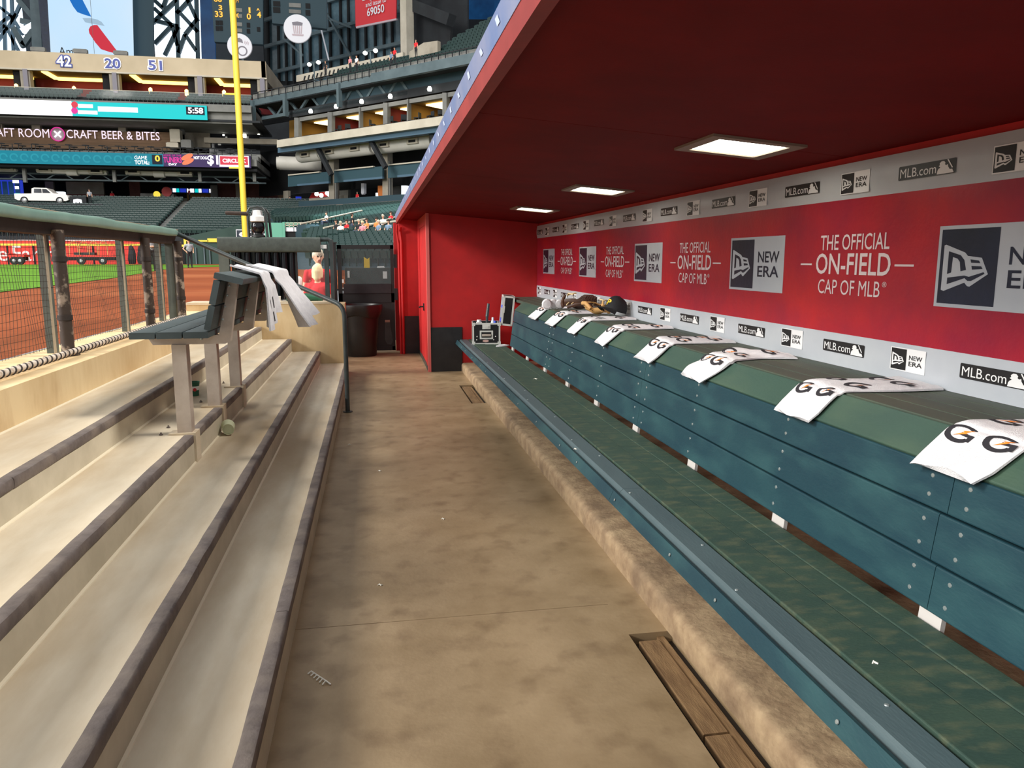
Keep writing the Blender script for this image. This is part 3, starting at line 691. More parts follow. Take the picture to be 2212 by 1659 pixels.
# wall with papers seen through the gate
gw = structure(MB().box((-0.55, 15.4, 0), (2.3, 15.7, 1.43)).build('wall_pit', 'rail_dark'), 'dark grey low wall beyond the gate')
tag(MB().box((0.18, 15.385, 1.22), (0.26, 15.4, 1.36)).box((0.185, 15.384, 1.30), (0.255, 15.386, 1.31)).build('paper_notice', 'white_plastic'), 'small white paper notice on the low grey wall behind the gate, right', 'notice')
tag(MB().box((-0.50, 15.385, 1.24), (-0.46, 15.4, 1.37)).box((-0.495, 15.384, 1.30), (-0.465, 15.386, 1.31)).build('paper_notice', 'white_plastic'), 'small white paper notice on the low grey wall behind the gate, left', 'notice')
tag(MB().prism([(-0.18, 15.5, 1.43), (-0.07, 15.5, 1.43), (-0.07, 15.5, 1.63), (-0.11, 15.5, 1.60), (-0.18, 15.5, 1.64)], (0, 0.03, 0)).build('yellow_folder', 'yellow'), 'yellow folder standing on the grey wall behind the gate', 'folder')
tag(MB().box((0.0 + 0.07, 15.45, 1.43), (0.22, 15.6, 1.445)).box((0.08, 15.46, 1.445), (0.21, 15.58, 1.46)).build('paper_stack', 'white_plastic'), 'white papers lying on the grey wall behind the gate', 'papers')
# bin
tc_ = thing('trash_can', 'large black trash can with a black liner by the gate', 'trash can', (-0.24, 13.03, 0))
MB().lathe([(0.25, 0), (0.255, 0.02), (0.29, 0.45), (0.315, 0.80), (0.32, 0.82), (0.295, 0.82), (0.27, 0.45), (0.24, 0.03), (0.0, 0.03)], 28).build('body', 'black_plastic', tc_, True)
lm = MB(); vs_ = []; fs = []; n = 40
for k, (r_, z) in enumerate(((0.27, 0.55), (0.298, 0.82), (0.325, 0.858), (0.362, 0.852), (0.368, 0.80), (0.345, 0.70), (0.33, 0.66))):
    for j in range(n):
        a = 2 * math.pi * j / n; rip = (0.008 * math.sin(a * 9) + 0.006 * math.sin(a * 5 + 1)) * (k > 2); vs_.append(((r_ + rip) * math.cos(a), (r_ + rip) * math.sin(a), z + (0.035 * math.sin(a * 3 + .6) if k > 4 else 0)))
for k in range(6):
    for j in range(n): fs.append((k * n + j, k * n + (j + 1) % n, (k + 1) * n + (j + 1) % n, (k + 1) * n + j))
lm.add(vs_, fs).build('liner', 'black_plastic', tc_, True)

# remote camera on the far fence
rc = thing('remote_camera', 'black and white remote camera in a looped frame on the end fence', 'camera', (-1.50, 10.9, 1.89))
PC = lambda mb, n, m, sm=True: fixn(mb.build(n, m, rc, sm))
lp = [(-0.13, 0, 0.0), (-0.13, 0, 0.33), (-0.10, 0, 0.385), (0.0, 0, 0.40), (0.06, 0, 0.385), (0.095, 0, 0.33), (0.11, 0, 0.0)]
PC(MB().tube(lp, 0.018, 10), 'loop_frame', 'rail_dark'); PC(MB().tube([(p[0] + 0.035, 0.09, p[2] - 0.02 if p[2] > 0 else 0) for p in lp], 0.016, 10), 'loop_frame', 'black_metal')
PC(MB().lathe([(0.085, 0.20), (0.10, 0.21), (0.10, 0.27), (0.085, 0.28), (0.07, 0.285), (0.06, 0.35), (0.03, 0.36), (0.0, 0.36)], 18, (-0.01, 0.03, 0)), 'white_housing', 'white_plastic')
PC(MB().ball((-0.01, 0.03, 0.135), (0.088, 0.088, 0.10), 18, 12), 'dome', 'lens_black')
PC(MB().lathe([(0.09, 0.0), (0.09, 0.02), (0.05, 0.04), (0.05, 0.08)], 18, (-0.01, 0.03, 0)), 'mount', 'black_metal')
PC(MB().tube([(-0.41, -0.02, 0.315), (-0.395, -0.02, 0.315), (-0.15, -0.01, 0.305), (-0.12, -0.01, 0.30)], [0.018, 0.026, 0.027, 0.018], 12), 'foam_microphone', 'foam')

# ============================================================ SMALL THINGS ON STEPS AND FLOOR
cp = thing('fallen_cup', 'pale paper cup lying on its side on the step below the bench', 'cup', (-1.055, 5.62, Z2 + 0.047))
MB().lathe([(0.0, 0.012), (0.034, 0.012), (0.036, 0.0), (0.040, 0.0), (0.047, 0.11), (0.049, 0.112), (0.046, 0.112), (0.038, 0.014)], 22, (0, 0, 0), 0, Vector((1, 0, 0)), Vector((0, 0, 1)), Vector((-0.17, 0.985, 0.03)).normalized(), False).build('cup_wall', 'cup_pale', cp, True)
MB().lathe([(0.0, 0.0), (0.035, 0.0)], 22, (0, 0.013, 0), 0, Vector((1, 0, 0)), Vector((0, 0, 1)), Vector((-0.17, 0.985, 0.03)).normalized(), False).build('cup_base', 'cup_pale', cp)
cq = thing('drink_cup', 'small green and white drink cup with a red dot standing behind the bench post', 'cup', (-1.432, 6.36, Z3))
MB().lathe([(0.0, 0.004), (0.032, 0.004), (0.034, 0), (0.035, 0.025)], 20, (0, 0, 0), 0).lathe([(0.035, 0.025), (0.040, 0.078)], 20, (0, 0, 0), 1, cap=False).lathe([(0.040, 0.078), (0.043, 0.108), (0.046, 0.112), (0.042, 0.112), (0.035, 0.02)], 20, (0, 0, 0), 0, cap=False).build('cup_wall', ['cup_green', 'cup_white'], cq, True)
MB().lathe([(0.0, 0.001), (0.014, 0.0)], 14, (0.012, -0.0375, 0.052), 0, Vector((1, 0.3, 0)).normalized(), Vector((0, 0, 1)), Vector((0.3, -1, 0)).normalized(), False).build('red_dot', 'cup_red', cq)
for k, p in enumerate(((348, 940), (364, 924), (434, 869), (483, 828))):
    q = onz(p[0], p[1], Z3)
    tag(MB().lathe([(0.012, 0), (0.012, 0.006), (0.005, 0.008), (0.005, 0.016), (0.0, 0.017)], 6, q).build('anchor_bolt', 'nosing'), 'small dark anchor bolt sticking out of the step under the bench', 'bolt', 'anchor bolts on the step under the bench')
wr = MB(); c = onz(683, 1470, 0.0)
for i in range(6):
    wr.tube([(c.x - 0.035 + i * 0.012, c.y + 0.05 - i * 0.018, 0.003), (c.x - 0.022 + i * 0.012, c.y + 0.054 - i * 0.016, 0.011), (c.x - 0.008 + i * 0.013, c.y + 0.047 - i * 0.018, 0.003)], 0.003, 5)
tag(fixn(wr.build('plastic_wrapper', 'debris', None, True)), 'crinkled clear plastic wrapper lying on the aisle floor', 'wrapper')
DB = [('scrap of white litter on the aisle floor nearest the wrapper', 821, 1265, 0.0), ('scrap of white litter midway along the aisle floor', 820, 1018, 0.0), ('scrap of white litter at the left of the aisle near the lowest step', 755, 961, 0.0), ('pale crumb in the middle of the aisle floor', 957, 1122, 0.0), ('twisted white scrap on the far half of the bench seat', 1157, 819, ZS + 0.006), ('tiny white curl on the near part of the bench seat', 1891, 1435, ZS + 0.006), ('white scrap caught on the nose board of the bench', 1243, 971, 0.462)]
for i, (lab, px, py, z) in enumerate(DB):
    q = onz(px, py, z); s_ = 0.012 if i < 4 else (0.022 if i == 4 else 0.010)
    tag(fixn(MB().tube([q + Vector((-s_, 0, 0.002)), q + Vector((-s_ * .3, s_ * .5, 0.006)), q + Vector((s_ * .4, -s_ * .3, 0.003)), q + Vector((s_, s_ * .3, 0.002))], [0.002, 0.004, 0.004, 0.002], 5).build('litter_scrap', 'debris', None, True)), lab, 'litter')

# ============================================================ TOWELS
TZ = 1.06
def towel(yc, w_, label, seed, xb=2.28, xe=1.742, skew=0.0, crump=0.0, prints=True, dz=0.0):
    rnd = random.Random(seed)
    path = [(xb, TZ + 0.004)]
    n1 = 14
    for i in range(1, n1 + 1): path.append((xb + (1.886 - xb) * i / n1, TZ + 0.004))
    path += [(1.872, TZ + 0.001), (1.862, TZ - 0.008)]
    sl_ = Vector((1.757 - 1.872, 0.957 - 1.058)); L = sl_.length; sl_.normalize()
    a = Vector((1.866, 1.058)); tot = L + 0.03
    for i in range(1, 9):
        p = a + sl_ * (tot * i / 8) + Vector((-0.006, 0.006)); path.append((p.x, p.y))
    n = len(path); s_ = [0]
    for i in range(1, n): s_.append(s_[-1] + math.hypot(path[i][0] - path[i - 1][0], path[i][1] - path[i - 1][1]))
    nw = 8; ph = [rnd.uniform(0, 6) for _ in range(5)]
    nr = []
    for i in range(n):
        d = Vector(path[min(i + 1, n - 1)]) - Vector(path[max(i - 1, 0)]); d.normalize(); nr.append(Vector((d.y, -d.x)) if d.y <= 0 and False else Vector((-(-d.y), -d.x)))
    # normals must point up / outwards
    nr = [v if v.y > 0 else -v for v in nr]
    def surf(t, u, lift=0.0): # t along 0..1, u across -0.5..0.5
        x = t * (n - 1); i = min(int(x), n - 2); f = x - i
        p = Vector(path[i]).lerp(Vector(path[i + 1]), f); nn = nr[i].lerp(nr[i + 1], f).normalized()
        th = 0.018 + 0.004 * math.sin(t * 9 + ph[0] + u * 4) + 0.003 * math.sin(u * 13 + ph[1] + t * 3) + crump * max(0, math.sin(t * 11 + ph[2] + u * 3)) * 0.02
        ed = max(0.0, 1 - (abs(u) / 0.5) ** 6) ** 0.5; th *= 0.35 + 0.65 * ed
        wv = 0.008 * math.sin(t * 6 + ph[3]) + skew * (t - 0.5) + crump * 0.03 * math.sin(t * 8 + ph[4])
        ww = w_ * (1 + 0.05 * math.sin(t * 5 + ph[2]) - (0.14 * max(0, t - 0.9) / 0.1 * abs(math.sin(ph[0] + u * 2))))
        q = p + nn * (th + lift)
        dn = Vector((sl_.x, sl_.y)) * (0.012 * math.sin(u * 5 + ph[1]) * max(0, t - 0.85) / 0.15)
        q = q + dn
        return Vector((q.x, yc - u * ww + wv, q.y))
    mb = MB(); vs_ = []; fs = []; NT = 44
    for i in range(NT + 1):
        for j in range(nw + 1): vs_.append(surf(i / NT, j / nw - 0.5))
    top = len(vs_)
    for i in range(NT + 1):
        for j in range(nw + 1):
            x = i / NT * (n - 1); k = min(int(x), n - 2); p = Vector(path[k]).lerp(Vector(path[k + 1]), x - k); q = vs_[i * (nw + 1) + j]; vs_.append(Vector((p.x, q.y, p.y)))
    W = nw + 1
    for i in range(NT):
        for j in range(nw):
            a_ = i * W + j; fs.append((a_, a_ + 1, a_ + W + 1, a_ + W)); b_ = top + a_; fs.append((b_, b_ + W, b_ + W + 1, b_ + 1))
        for j, fl_ in ((0, 1), (nw, 0)):
            a_ = i * W + j; q = (a_, a_ + W, a_ + W + top, a_ + top); fs.append(q if fl_ else q[::-1])
    for j in range(nw):
        fs.append((j, j + top, j + 1 + top, j + 1)); a_ = NT * W + j; fs.append((a_, a_ + 1, a_ + 1 + top, a_ + top))
    t = thing('towel', label, 'towel', (2.0, yc, TZ), 'white towels draped over the bench shelf')
    I = Matrix.Translation((-2.0, -yc, -TZ))
    o = fixn(mb.add(vs_, fs).build('cloth', 'towel_white', t, True)); o.matrix_parent_inverse = I
    if not prints: return t
    def gmark(tc0, uc, st, su, rot=0.0):
        # letter G: thick open ring, a crossbar and a bolt, laid on the cloth
        pr = MB()
        def mp(x, y, e=0.0016):
            xr = x * math.cos(rot) - y * math.sin(rot); yr = x * math.sin(rot) + y * math.cos(rot)
            return surf(min(max(tc0 - yr * st, 0.0), 0.999), uc + xr * su, e)
        ring = []
        for k in range(19):
            a = R(48 + 282 * k / 18); ring.append((math.cos(a), math.sin(a)))
        for k in range(18):
            (c0, s0), (c1, s1) = ring[k], ring[k + 1]
            pr.add([mp(c0, s0), mp(c1, s1), mp(c1 * .62, s1 * .60), mp(c0 * .62, s0 * .60)], [(0, 1, 2, 3)], 0)
        for x0, x1, y0, y1 in ((0.05, .5, -.18, .06), (.5, .98, -.18, .06), (.62, .98, -.6, -.18)):
            pr.add([mp(x0, y0), mp(x1, y0), mp(x1, y1), mp(x0, y1)], [(0, 1, 2, 3)], 0)
        bo = [(-.30, -.45), (.18, .12), (.02, .14), (.55, .62), (.30, .10), (.45, .08)]
        pr.add([mp(x, y, 0.0024) for x, y in bo], [(0, 1, 4, 5), (1, 2, 3, 4)], 1)
        o = pr.build('printed_letter', ['towel_black', 'towel_orange'], t); o.matrix_parent_inverse = I
    for tt in (0.72, 0.45, 0.17):
        for uc in (-0.24, 0.26): gmark(tt + rnd.uniform(-.015, .015), uc, 0.070, 0.19, rnd.uniform(-.15, .15))
    return t
TW = [(8.36, .36, 'farthest white towel, the one with the rolled cloths on it', {'crump': .3}), (7.49, .33, 'white towel lying under the brown baseball glove', {}), (6.66, .30, 'white towel lying under the black cap and tan glove', {'xb': 2.29}),
      (5.75, .29, 'white printed towel just nearer than the black cap', {}), (4.76, .33, 'white printed towel third nearest along the shelf from the glove side, fully flat', {'xb': 2.29}), (3.94, .30, 'crumpled white printed towel twisted in the middle', {'crump': 1.0, 'xb': 2.25}),
      (2.92, .30, 'white printed towel second nearest along the bench shelf', {'xb': 2.31}), (2.02, .30, 'nearest white printed towel, cut off by the right edge of the photo', {'xb': 2.30})]
TW[4] = (4.76, .33, 'smooth white printed towel between the crumpled towel and the cap', {'xb': 2.29})
TW[3] = (5.75, .29, 'white printed towel next to the one under the black cap, on its near side', {})
for i, (y, w_, lab, kw) in enumerate(TW): towel(y, w_, lab, 20 + i, **kw)
# rolled white cloths
for i, (px, py, r_, lab) in enumerate(((1182, 668, 0.052, 'left one of the rolled white cloths at the far end of the shelf'), (1196, 667, 0.050, 'middle one of the rolled white cloths at the far end of the shelf'), (1209, 667, 0.048, 'rolled white cloth touching the brown baseball glove'))):
    c = onz(px, py, TZ + 0.03)
    mb = MB(); pts = []; rr = []
    for k in range(40):
        a = k / 40 * 4 * math.pi; q = r_ * (0.25 + 0.55 * k / 40); pts.append((c.x + q * math.cos(a), c.y + 0.004 * math.sin(k), c.z + r_ + q * math.sin(a)))
    mb.tube(pts, 0.016, 6); mb.lathe([(0.0, -0.05), (r_ * .8, -0.045), (r_, -0.02), (r_, 0.05), (r_ * .75, 0.07), (0, 0.072)], 18, (c.x, c.y + 0.02, c.z + r_), 0, Vector((1, 0, 0)), Vector((0, 0, 1)), Vector((0.2, 1, 0)).normalized())
    tag(fixn(mb.build('rolled_cloth', 'towel_white', None, True)), lab, 'cloth', 'rolled white cloths')

# ============================================================ GLOVES AND CAP
def glove(name, label, loc, rz, ry, tan_first, scale=1.0):
    t = thing(name, label, 'baseball glove', loc); t.rotation_euler = (0, ry, rz); t.scale = (scale,) * 3
    out, inn = ('leather_tan', 'leather_dark') if tan_first else ('leather_dark', 'leather_tan')
    pm = MB(); vs_ = []; fs = []; nu, nv = 16, 10
    # cupped palm shell lying open side toward -y
    for k in range(2):
        for i in range(nu + 1):
            for j in range(nv + 1):
                u = i / nu; v = j / nv; x = -0.13 + 0.27 * u
                a = R(-25 + 200 * v); ra = (0.062 + 0.022 * math.sin(u * math.pi)) - (0.012 if k else 0)
                vs_.append((x, -ra * math.cos(a) * 0.95, 0.075 - ra * math.sin(a) * 0.78 + 0.006 * math.sin(u * 9)))
    W = nv + 1; T = (nu + 1) * W
    for i in range(nu):
        for j in range(nv):
            a = i * W + j; fs.append((a, a + W, a + W + 1, a + 1)); b = T + a; fs.append((b, b + 1, b + W + 1, b + W))
        for j in (0, nv):
            a = i * W + j; fs.append((a, a + W, a + W + T, a + T))
    for j in range(nv):
        fs.append((j, j + 1, j + 1 + T, j + T)); a = nu * W + j; fs.append((a, a + 1, a + 1 + T, a + T))
    pm.add(vs_, fs[:]); pm.m = [1 if max(f) >= T and min(f) >= T else 0 for f in fs]
    fixn(pm.build('palm', [out, inn], t, True))
    for k in range(4):
        y = -0.062 + 0.030 * k; h_ = 0.105 + 0.014 * math.sin(k)
        fixn(MB().tube([(-0.02, y + 0.07, 0.02 + k * 0.014), (0.06, y + 0.072, 0.035 + k * 0.026), (0.13, y + 0.06, 0.045 + k * 0.022), (0.165, y + 0.04, 0.05 + k * 0.016)], [0.017, 0.021, 0.020, 0.012], 10).build('finger', out, t, True))
    fixn(MB().tube([(-0.10, -0.06, 0.03), (-0.02, -0.088, 0.055), (0.07, -0.088, 0.062), (0.14, -0.06, 0.055)], [0.018, 0.022, 0.02, 0.012], 10).build('thumb', out, t, True))
    fixn(MB().tube([(-0.14, -0.04, 0.03), (-0.145, 0.0, 0.055), (-0.135, 0.045, 0.10), (-0.12, 0.03, 0.13)], [0.015, 0.018, 0.016, 0.01], 8).build('wrist_strap', out, t, True))
    w_ = MB()
    for k in range(5): w_.tube([(0.05 + k * 0.022, -0.075, 0.085 + 0.004 * k), (0.07 + k * 0.02, -0.02, 0.115), (0.08 + k * 0.018, 0.035, 0.12)], 0.006, 6)
    fixn(w_.build('web', out, t, True))
    lc = MB()
    for k in range(7): lc.tube([(-0.11 + k * 0.04, -0.078 - 0.004 * math.sin(k), 0.045), (-0.10 + k * 0.04, -0.088, 0.06), (-0.085 + k * 0.04, -0.075, 0.07)], 0.004, 5)
    lc.tube([(-0.10, 0.02, 0.13), (-0.06, -0.02, 0.145), (-0.02, -0.01, 0.15)], 0.007, 5).tube([(-0.10, 0.02, 0.13), (-0.09, -0.03, 0.15), (-0.05, -0.05, 0.14)], 0.006, 5)
    fixn(lc.build('lacing', 'lace', t, True))
    return t
g1 = onz(1248, 676, TZ + 0.035); glove('fielders_glove', 'brown baseball glove lying open on a white towel', (2.055, 7.62, TZ + 0.028), R(-14), 0, False, 1.12)
glove('fielders_glove', 'tan baseball glove half covered by the black cap', (2.06, 6.94, TZ + 0.024), R(110), 0, True, 0.95)
cpo = thing('baseball_cap', 'black baseball cap with a yellow letter resting on a tan glove', 'cap', (2.17, 6.77, TZ + 0.048)); cpo.rotation_euler = (R(-6), R(-16), R(203)); cpo.scale = (1.12, 1.12, 1.12)
dm = MB(); vs_ = []; fs = []; n = 24; kk = 8
for i in range(kk + 1):
    t_ = i / kk * math.pi / 2
    for j in range(n):
        a = 2 * math.pi * j / n; r_ = 0.092 * math.cos(t_) ** 0.75; vs_.append((r_ * 1.06 * math.cos(a), r_ * 0.95 * math.sin(a), 0.02 + 0.118 * math.sin(t_) ** 0.9 * (1 + 0.05 * math.cos(a))))
for i in range(kk):
    for j in range(n): fs.append((i * n + j, i * n + (j + 1) % n, (i + 1) * n + (j + 1) % n, (i + 1) * n + j))
dm.add(vs_, fs); fixn(dm.build('crown', 'cap_black', cpo, True))
vm = MB(); vs_ = []; fs = []; nu, nv = 14, 6
for k in range(2):
    for i in range(nu + 1):
        for j in range(nv + 1):
            a = R(-62 + 124 * i / nu); r0 = 0.093; ex = 0.085 * math.cos(a * 1.35) * j / nv
            x = r0 * 1.06 * math.cos(a) + ex; y = r0 * 0.97 * math.sin(a) * (1 - 0.04 * j / nv); vs_.append((x, y, 0.028 - 0.9 * y * y / 0.1 * (j / nv) * 0.5 - 0.012 * j / nv - 0.004 * k))
W = nv + 1; T = (nu + 1) * W
for i in range(nu):
    for j in range(nv):
        a = i * W + j; fs.append((a, a + 1, a + W + 1, a + W)); b = a + T; fs.append((b, b + W, b + W + 1, b + 1))
    a = i * W + nv; fs.append((a, a + T, a + W + T, a + W))
fixn(vm.add(vs_, fs).build('visor', 'cap_black', cpo, True))
fixn(MB().ball((0, 0, 0.140), (0.008, 0.008, 0.005), 8, 5).build('top_button', 'cap_black', cpo, True))
lt = MB(); put2d(lt, text2d('P', 0.03), lambda u, v: Vector((0.0985 - 0.012 * v - 0.5 * (u - .5) ** 2 * 0.03, (u - .5) * 0.042, 0.048 + v * 0.05))); lt.build('front_letter', 'yellow', cpo)

# ============================================================ EQUIPMENT CASE
ec = thing('equipment_case', 'open black case with aluminium edges standing on the far end of the bench', 'case', (1.50, 10.42, ZS + 0.005)); ec.rotation_euler = (0, 0, R(-6))
PK = lambda mb, n, m, sm=False, par=None: fixn(mb.build(n, m, par or ec, sm))
W_, D_, H_ = 0.37, 0.40, 0.285
x0, x1, y0, y1 = -W_ / 2, W_ / 2, -D_ / 2, D_ / 2
sh = MB(); tk = 0.008
sh.box((x0, y0, 0), (x1, y0 + tk, H_)).box((x0, y1 - tk, 0), (x1, y1, H_)).box((x0, y0, 0), (x0 + tk, y1, H_)).box((x1 - tk, y0, 0), (x1, y1, H_)).box((x0, y0, 0), (x1, y1, tk))
PK(sh, 'case_body', 'case_black')
def edges(x0, x1, y0, y1, z0, z1, w_=0.018, e=0.003):
    mb = MB()
    for x in (x0, x1):
        for y in (y0, y1): mb.box((x - (e if x == x0 else w_), y - (e if y == y0 else w_), z0 - e), (x + (w_ if x == x0 else e), y + (w_ if y == y0 else e), z1 + e))
    for z in (z0, z1):
        za, zb = (z - e, z + w_) if z == z0 else (z - w_, z + e)
        for y in (y0, y1): mb.box((x0 - e, y - (e if y == y0 else e), za), (x1 + e, y + e, zb))
        for x in (x0, x1): mb.box((x - e, y0 - e, za), (x + e, y1 + e, zb))
    return mb
PK(edges(x0, x1, y0, y1, 0, H_), 'edge_trim', 'aluminium')
cr = MB()
for x in (x0 + 0.012, x1 - 0.012):
    for z in (0.014, H_ - 0.014): cr.box((x - 0.022, y0 - 0.007, z - 0.022), (x + 0.022, y0 + 0.01, z + 0.022))
PK(cr, 'corner_guards', 'aluminium')
hd = MB()
for a, b in (((-0.09, 0.07), (0.09, 0.09)), ((-0.09, 0.165), (0.09, 0.185)), ((-0.09, 0.09), (-0.068, 0.165)), ((0.068, 0.09), (0.09, 0.165))): hd.box((a[0], y0 - 0.006, a[1]), (b[0], y0 + 0.001, b[1]))
hn = PK(hd, 'recessed_handle', 'aluminium'); PK(MB().tube([(-0.06, y0 - 0.006, 0.12), (0.06, y0 - 0.006, 0.12)], 0.017, 10), 'grip', 'galvanised', True, hn)
PK(MB().box((-0.055, y0 - 0.008, 0.205), (0.055, y0 + 0.001, 0.278)).box((-0.03, y0 - 0.014, 0.22), (0.03, y0 - 0.008, 0.25)), 'latch', 'aluminium')
PK(MB().prism([(0.042 * math.cos(a * math.pi / 6) - 0.01, y0 - 0.002, 0.045 + 0.017 * math.sin(a * math.pi / 6)) for a in range(12)], (0, 0.003, 0)), 'oval_sticker', 'pink_sticker')
rv = MB()
for x, z in ((-0.125, 0.105), (-0.13, 0.06), (0.125, 0.105), (0.10, 0.06)): rv.ball((x, y0 - 0.002, z), 0.009, 8, 5)
PK(rv, 'rivets', 'aluminium', True)
ld = bpy.data.objects.new('lid', None); COL.objects.link(ld); ld.parent = ec; ld.location = (x1 + 0.012, 0, H_ - 0.025); ld.rotation_euler = (0, R(6), 0)
LW, LH = 0.15, 0.395
def PL(mb, n, m, sm=False): return fixn(mb.build(n, m, ld, sm))
lb = MB().box((0, y0, 0), (LW, y0 + tk, LH)).box((0, y1 - tk, 0), (LW, y1, LH)).box((0, y0, 0), (LW, y1, tk)).box((0, y0, LH - tk), (LW, y1, LH)).box((LW - tk, y0, 0), (LW, y1, LH))
PL(lb, 'lid_shell', 'case_black'); PL(edges(0, LW, y0, y1, 0, LH, 0.022), 'lid_edge_trim', 'aluminium')
PL(MB().box((LW - 0.06, y0 + 0.012, 0.012), (LW - 0.05, y1 - 0.012, LH - 0.012)), 'lid_lining', 'case_inner')
PL(MB().box((0.004, y0 + 0.012, LH * .56), (0.06, y1 - 0.02, LH * .64)).box((0.004, y0 + 0.012, 0.03), (0.05, y1 - 0.02, 0.075)), 'blue_strap', 'blue')
PL(MB().box((-0.004, y0 - 0.008, LH * .42), (0.03, y0 + 0.004, LH * .66)), 'lid_latch', 'aluminium')
for i, (dx, dy, m_, lab, r_) in enumerate(((0.10, 0.02, 'white_plastic', 'white spray bottle standing in the open case', 0.026), (0.115, -0.07, 'blue', 'small blue bottle standing in the open case', 0.02))):
    p = ec.matrix_basis @ Vector((dx, dy, tk)) if False else Vector((1.50 + dx, 10.42 + dy, ZS + 0.005 + tk))
    tag(MB().lathe([(r_, 0), (r_, 0.27), (r_ * .6, 0.30), (r_ * .5, 0.34 - i * 0.04), (0, 0.34 - i * 0.04)], 14, p).build('bottle', m_, None, True), lab, 'bottle')
tag(MB().tube([(1.535, 10.54, 0.81), (1.56, 10.56, 0.99)], [0.024, 0.02], 10).tube([(1.53, 10.54, 0.472), (1.535, 10.54, 0.81)], 0.018, 8).build('grey_tube', 'rail_dark', None, True), 'dark grey tube sticking up out of the open case', 'tube')
tag(MB().box((1.36, 10.30, ZS + 0.02), (1.43, 10.36, 0.755)).lathe([(0.03, 0), (0.03, 0.03), (0, 0.03)], 10, (1.395, 10.33, 0.755)).build('white_jar', 'white_plastic', None), 'white jar at the left inside the open case', 'jar')
sp = onz(1082, 748, ZS + 0.01)
tag(fixn(MB().tube([sp + Vector(v) for v in ((-0.06, 0.0, 0.0), (0.0, 0.03, 0.004), (0.08, 0.05, 0.006), (0.11, 0.03, 0.006), (0.08, 0.005, 0.006), (0.0, -0.015, 0.004), (-0.06, 0.0, 0.0), (-0.02, 0.02, 0.014), (0.06, 0.01, 0.016))], 0.010, 8).build('white_strap', 'towel_white', None, True)), 'coiled white strap lying on the bench in front of the case', 'strap')
# towels over the high bench back
def drape(label, y, w_, seed, la, lb_, spread=0.0):
    """cloth hung over the cap slat: la down the field side along the top, lb_ down the aisle side"""
    rnd = random.Random(seed); ph = [rnd.uniform(0, 6) for _ in range(4)]
    e = Vector((bd.y, -bd.x)); tl = c_cap - e * 0.085; tr = c_cap + e * 0.09
    nrm = bd
    path = [tl - e * 0.0 + nrm * 0.022 + e * (0.085 - la)] if la > 0 else []
    path += [c_cap + nrm * 0.022, tr + nrm * 0.020, tr + e * 0.014 + nrm * 0.006, tr + e * 0.02 + Vector((0.004, -0.03))]
    end = path[-1]
    for i in range(1, 9): path.append(end + Vector((0.012 + spread * i / 8, -lb_ * i / 8)))
    n = len(path); nw = 14; mb = MB(); vs_ = []; fs = []
    for k in range(2):
        for i in range(n):
            for j in range(nw + 1):
                u = j / nw - 0.5; hang = max(0, i - (n - 9)) / 8
                off = (0.020 + spread * .35) * hang * (1 + math.sin(u * 14 + ph[0])) + 0.012 * hang * math.sin(u * 23 + ph[1])
                p = path[i]; yy = y + u * w_ * (1 + 0.25 * hang * math.sin(ph[2])) + 0.06 * hang * math.sin(ph[3])
                d = Vector((0.012 * k, 0)) if hang > 0 else nrm * (0.012 * k)
                drop = -0.05 * hang * math.sin(u * 3 + ph[1])
                vs_.append((p.x + off + d.x, yy, p.y + d.y + drop + 0.004 * math.sin(u * 9 + i)))
    W = nw + 1; T = n * W
    for i in range(n - 1):
        for j in range(nw):
            a = i * W + j; fs.append((a, a + 1, a + W + 1, a + W)); b = a + T; fs.append((b, b + W, b + W + 1, b + 1))
        for j in (0, nw): a = i * W + j; fs.append((a, a + T, a + W + T, a + W))
    for j in range(nw):
        fs.append((j, j + T, j + 1 + T, j + 1)); a = (n - 1) * W + j; fs.append((a, a + 1, a + 1 + T, a + T))
    t = thing('draped_towel', label, 'towel', (c_cap.x, y, c_cap.y), 'towels hung over the high bench back'); I = Matrix.Translation((-c_cap.x, -y, -c_cap.y))
    o = fixn(mb.add(vs_, fs).build('cloth', 'towel_white', t, True)); o.matrix_parent_inverse = I
    return t, I, path
c_cap = b0 + bd * 0.343 + Vector((bd.y, -bd.x)) * 0.055
t, I, pth = drape('white towel with a black print hung over the high bench back, nearer one', 5.48, 0.40, 3, 0.10, 0.27)
pm = MB()
for (a, b, c2, d2) in ((-.13, -.08, .10, .17), (-.12, -.07, .20, .26)):
    q = pth[-9]; pm.add([(q.x + 0.052, 5.42 + a, q.y - c2), (q.x + 0.052, 5.42 + b, q.y - c2 + 0.01), (q.x + 0.058, 5.42 + b + .02, q.y - d2), (q.x + 0.058, 5.42 + a + .01, q.y - d2)], [(0, 1, 2, 3)])
o = pm.build('printed_marks', 'towel_black', t); o['kind'] = 'stuff'; o.matrix_parent_inverse = I
drape('bulky white towel hung over the far end of the high bench back', 6.40, 0.95, 9, 0.10, 0.31, 0.12)
ORD = ('first', 'second', 'third', 'fourth', 'fifth', 'sixth', 'seventh', 'eighth', 'ninth', 'tenth', 'eleventh', 'twelfth', 'thirteenth')
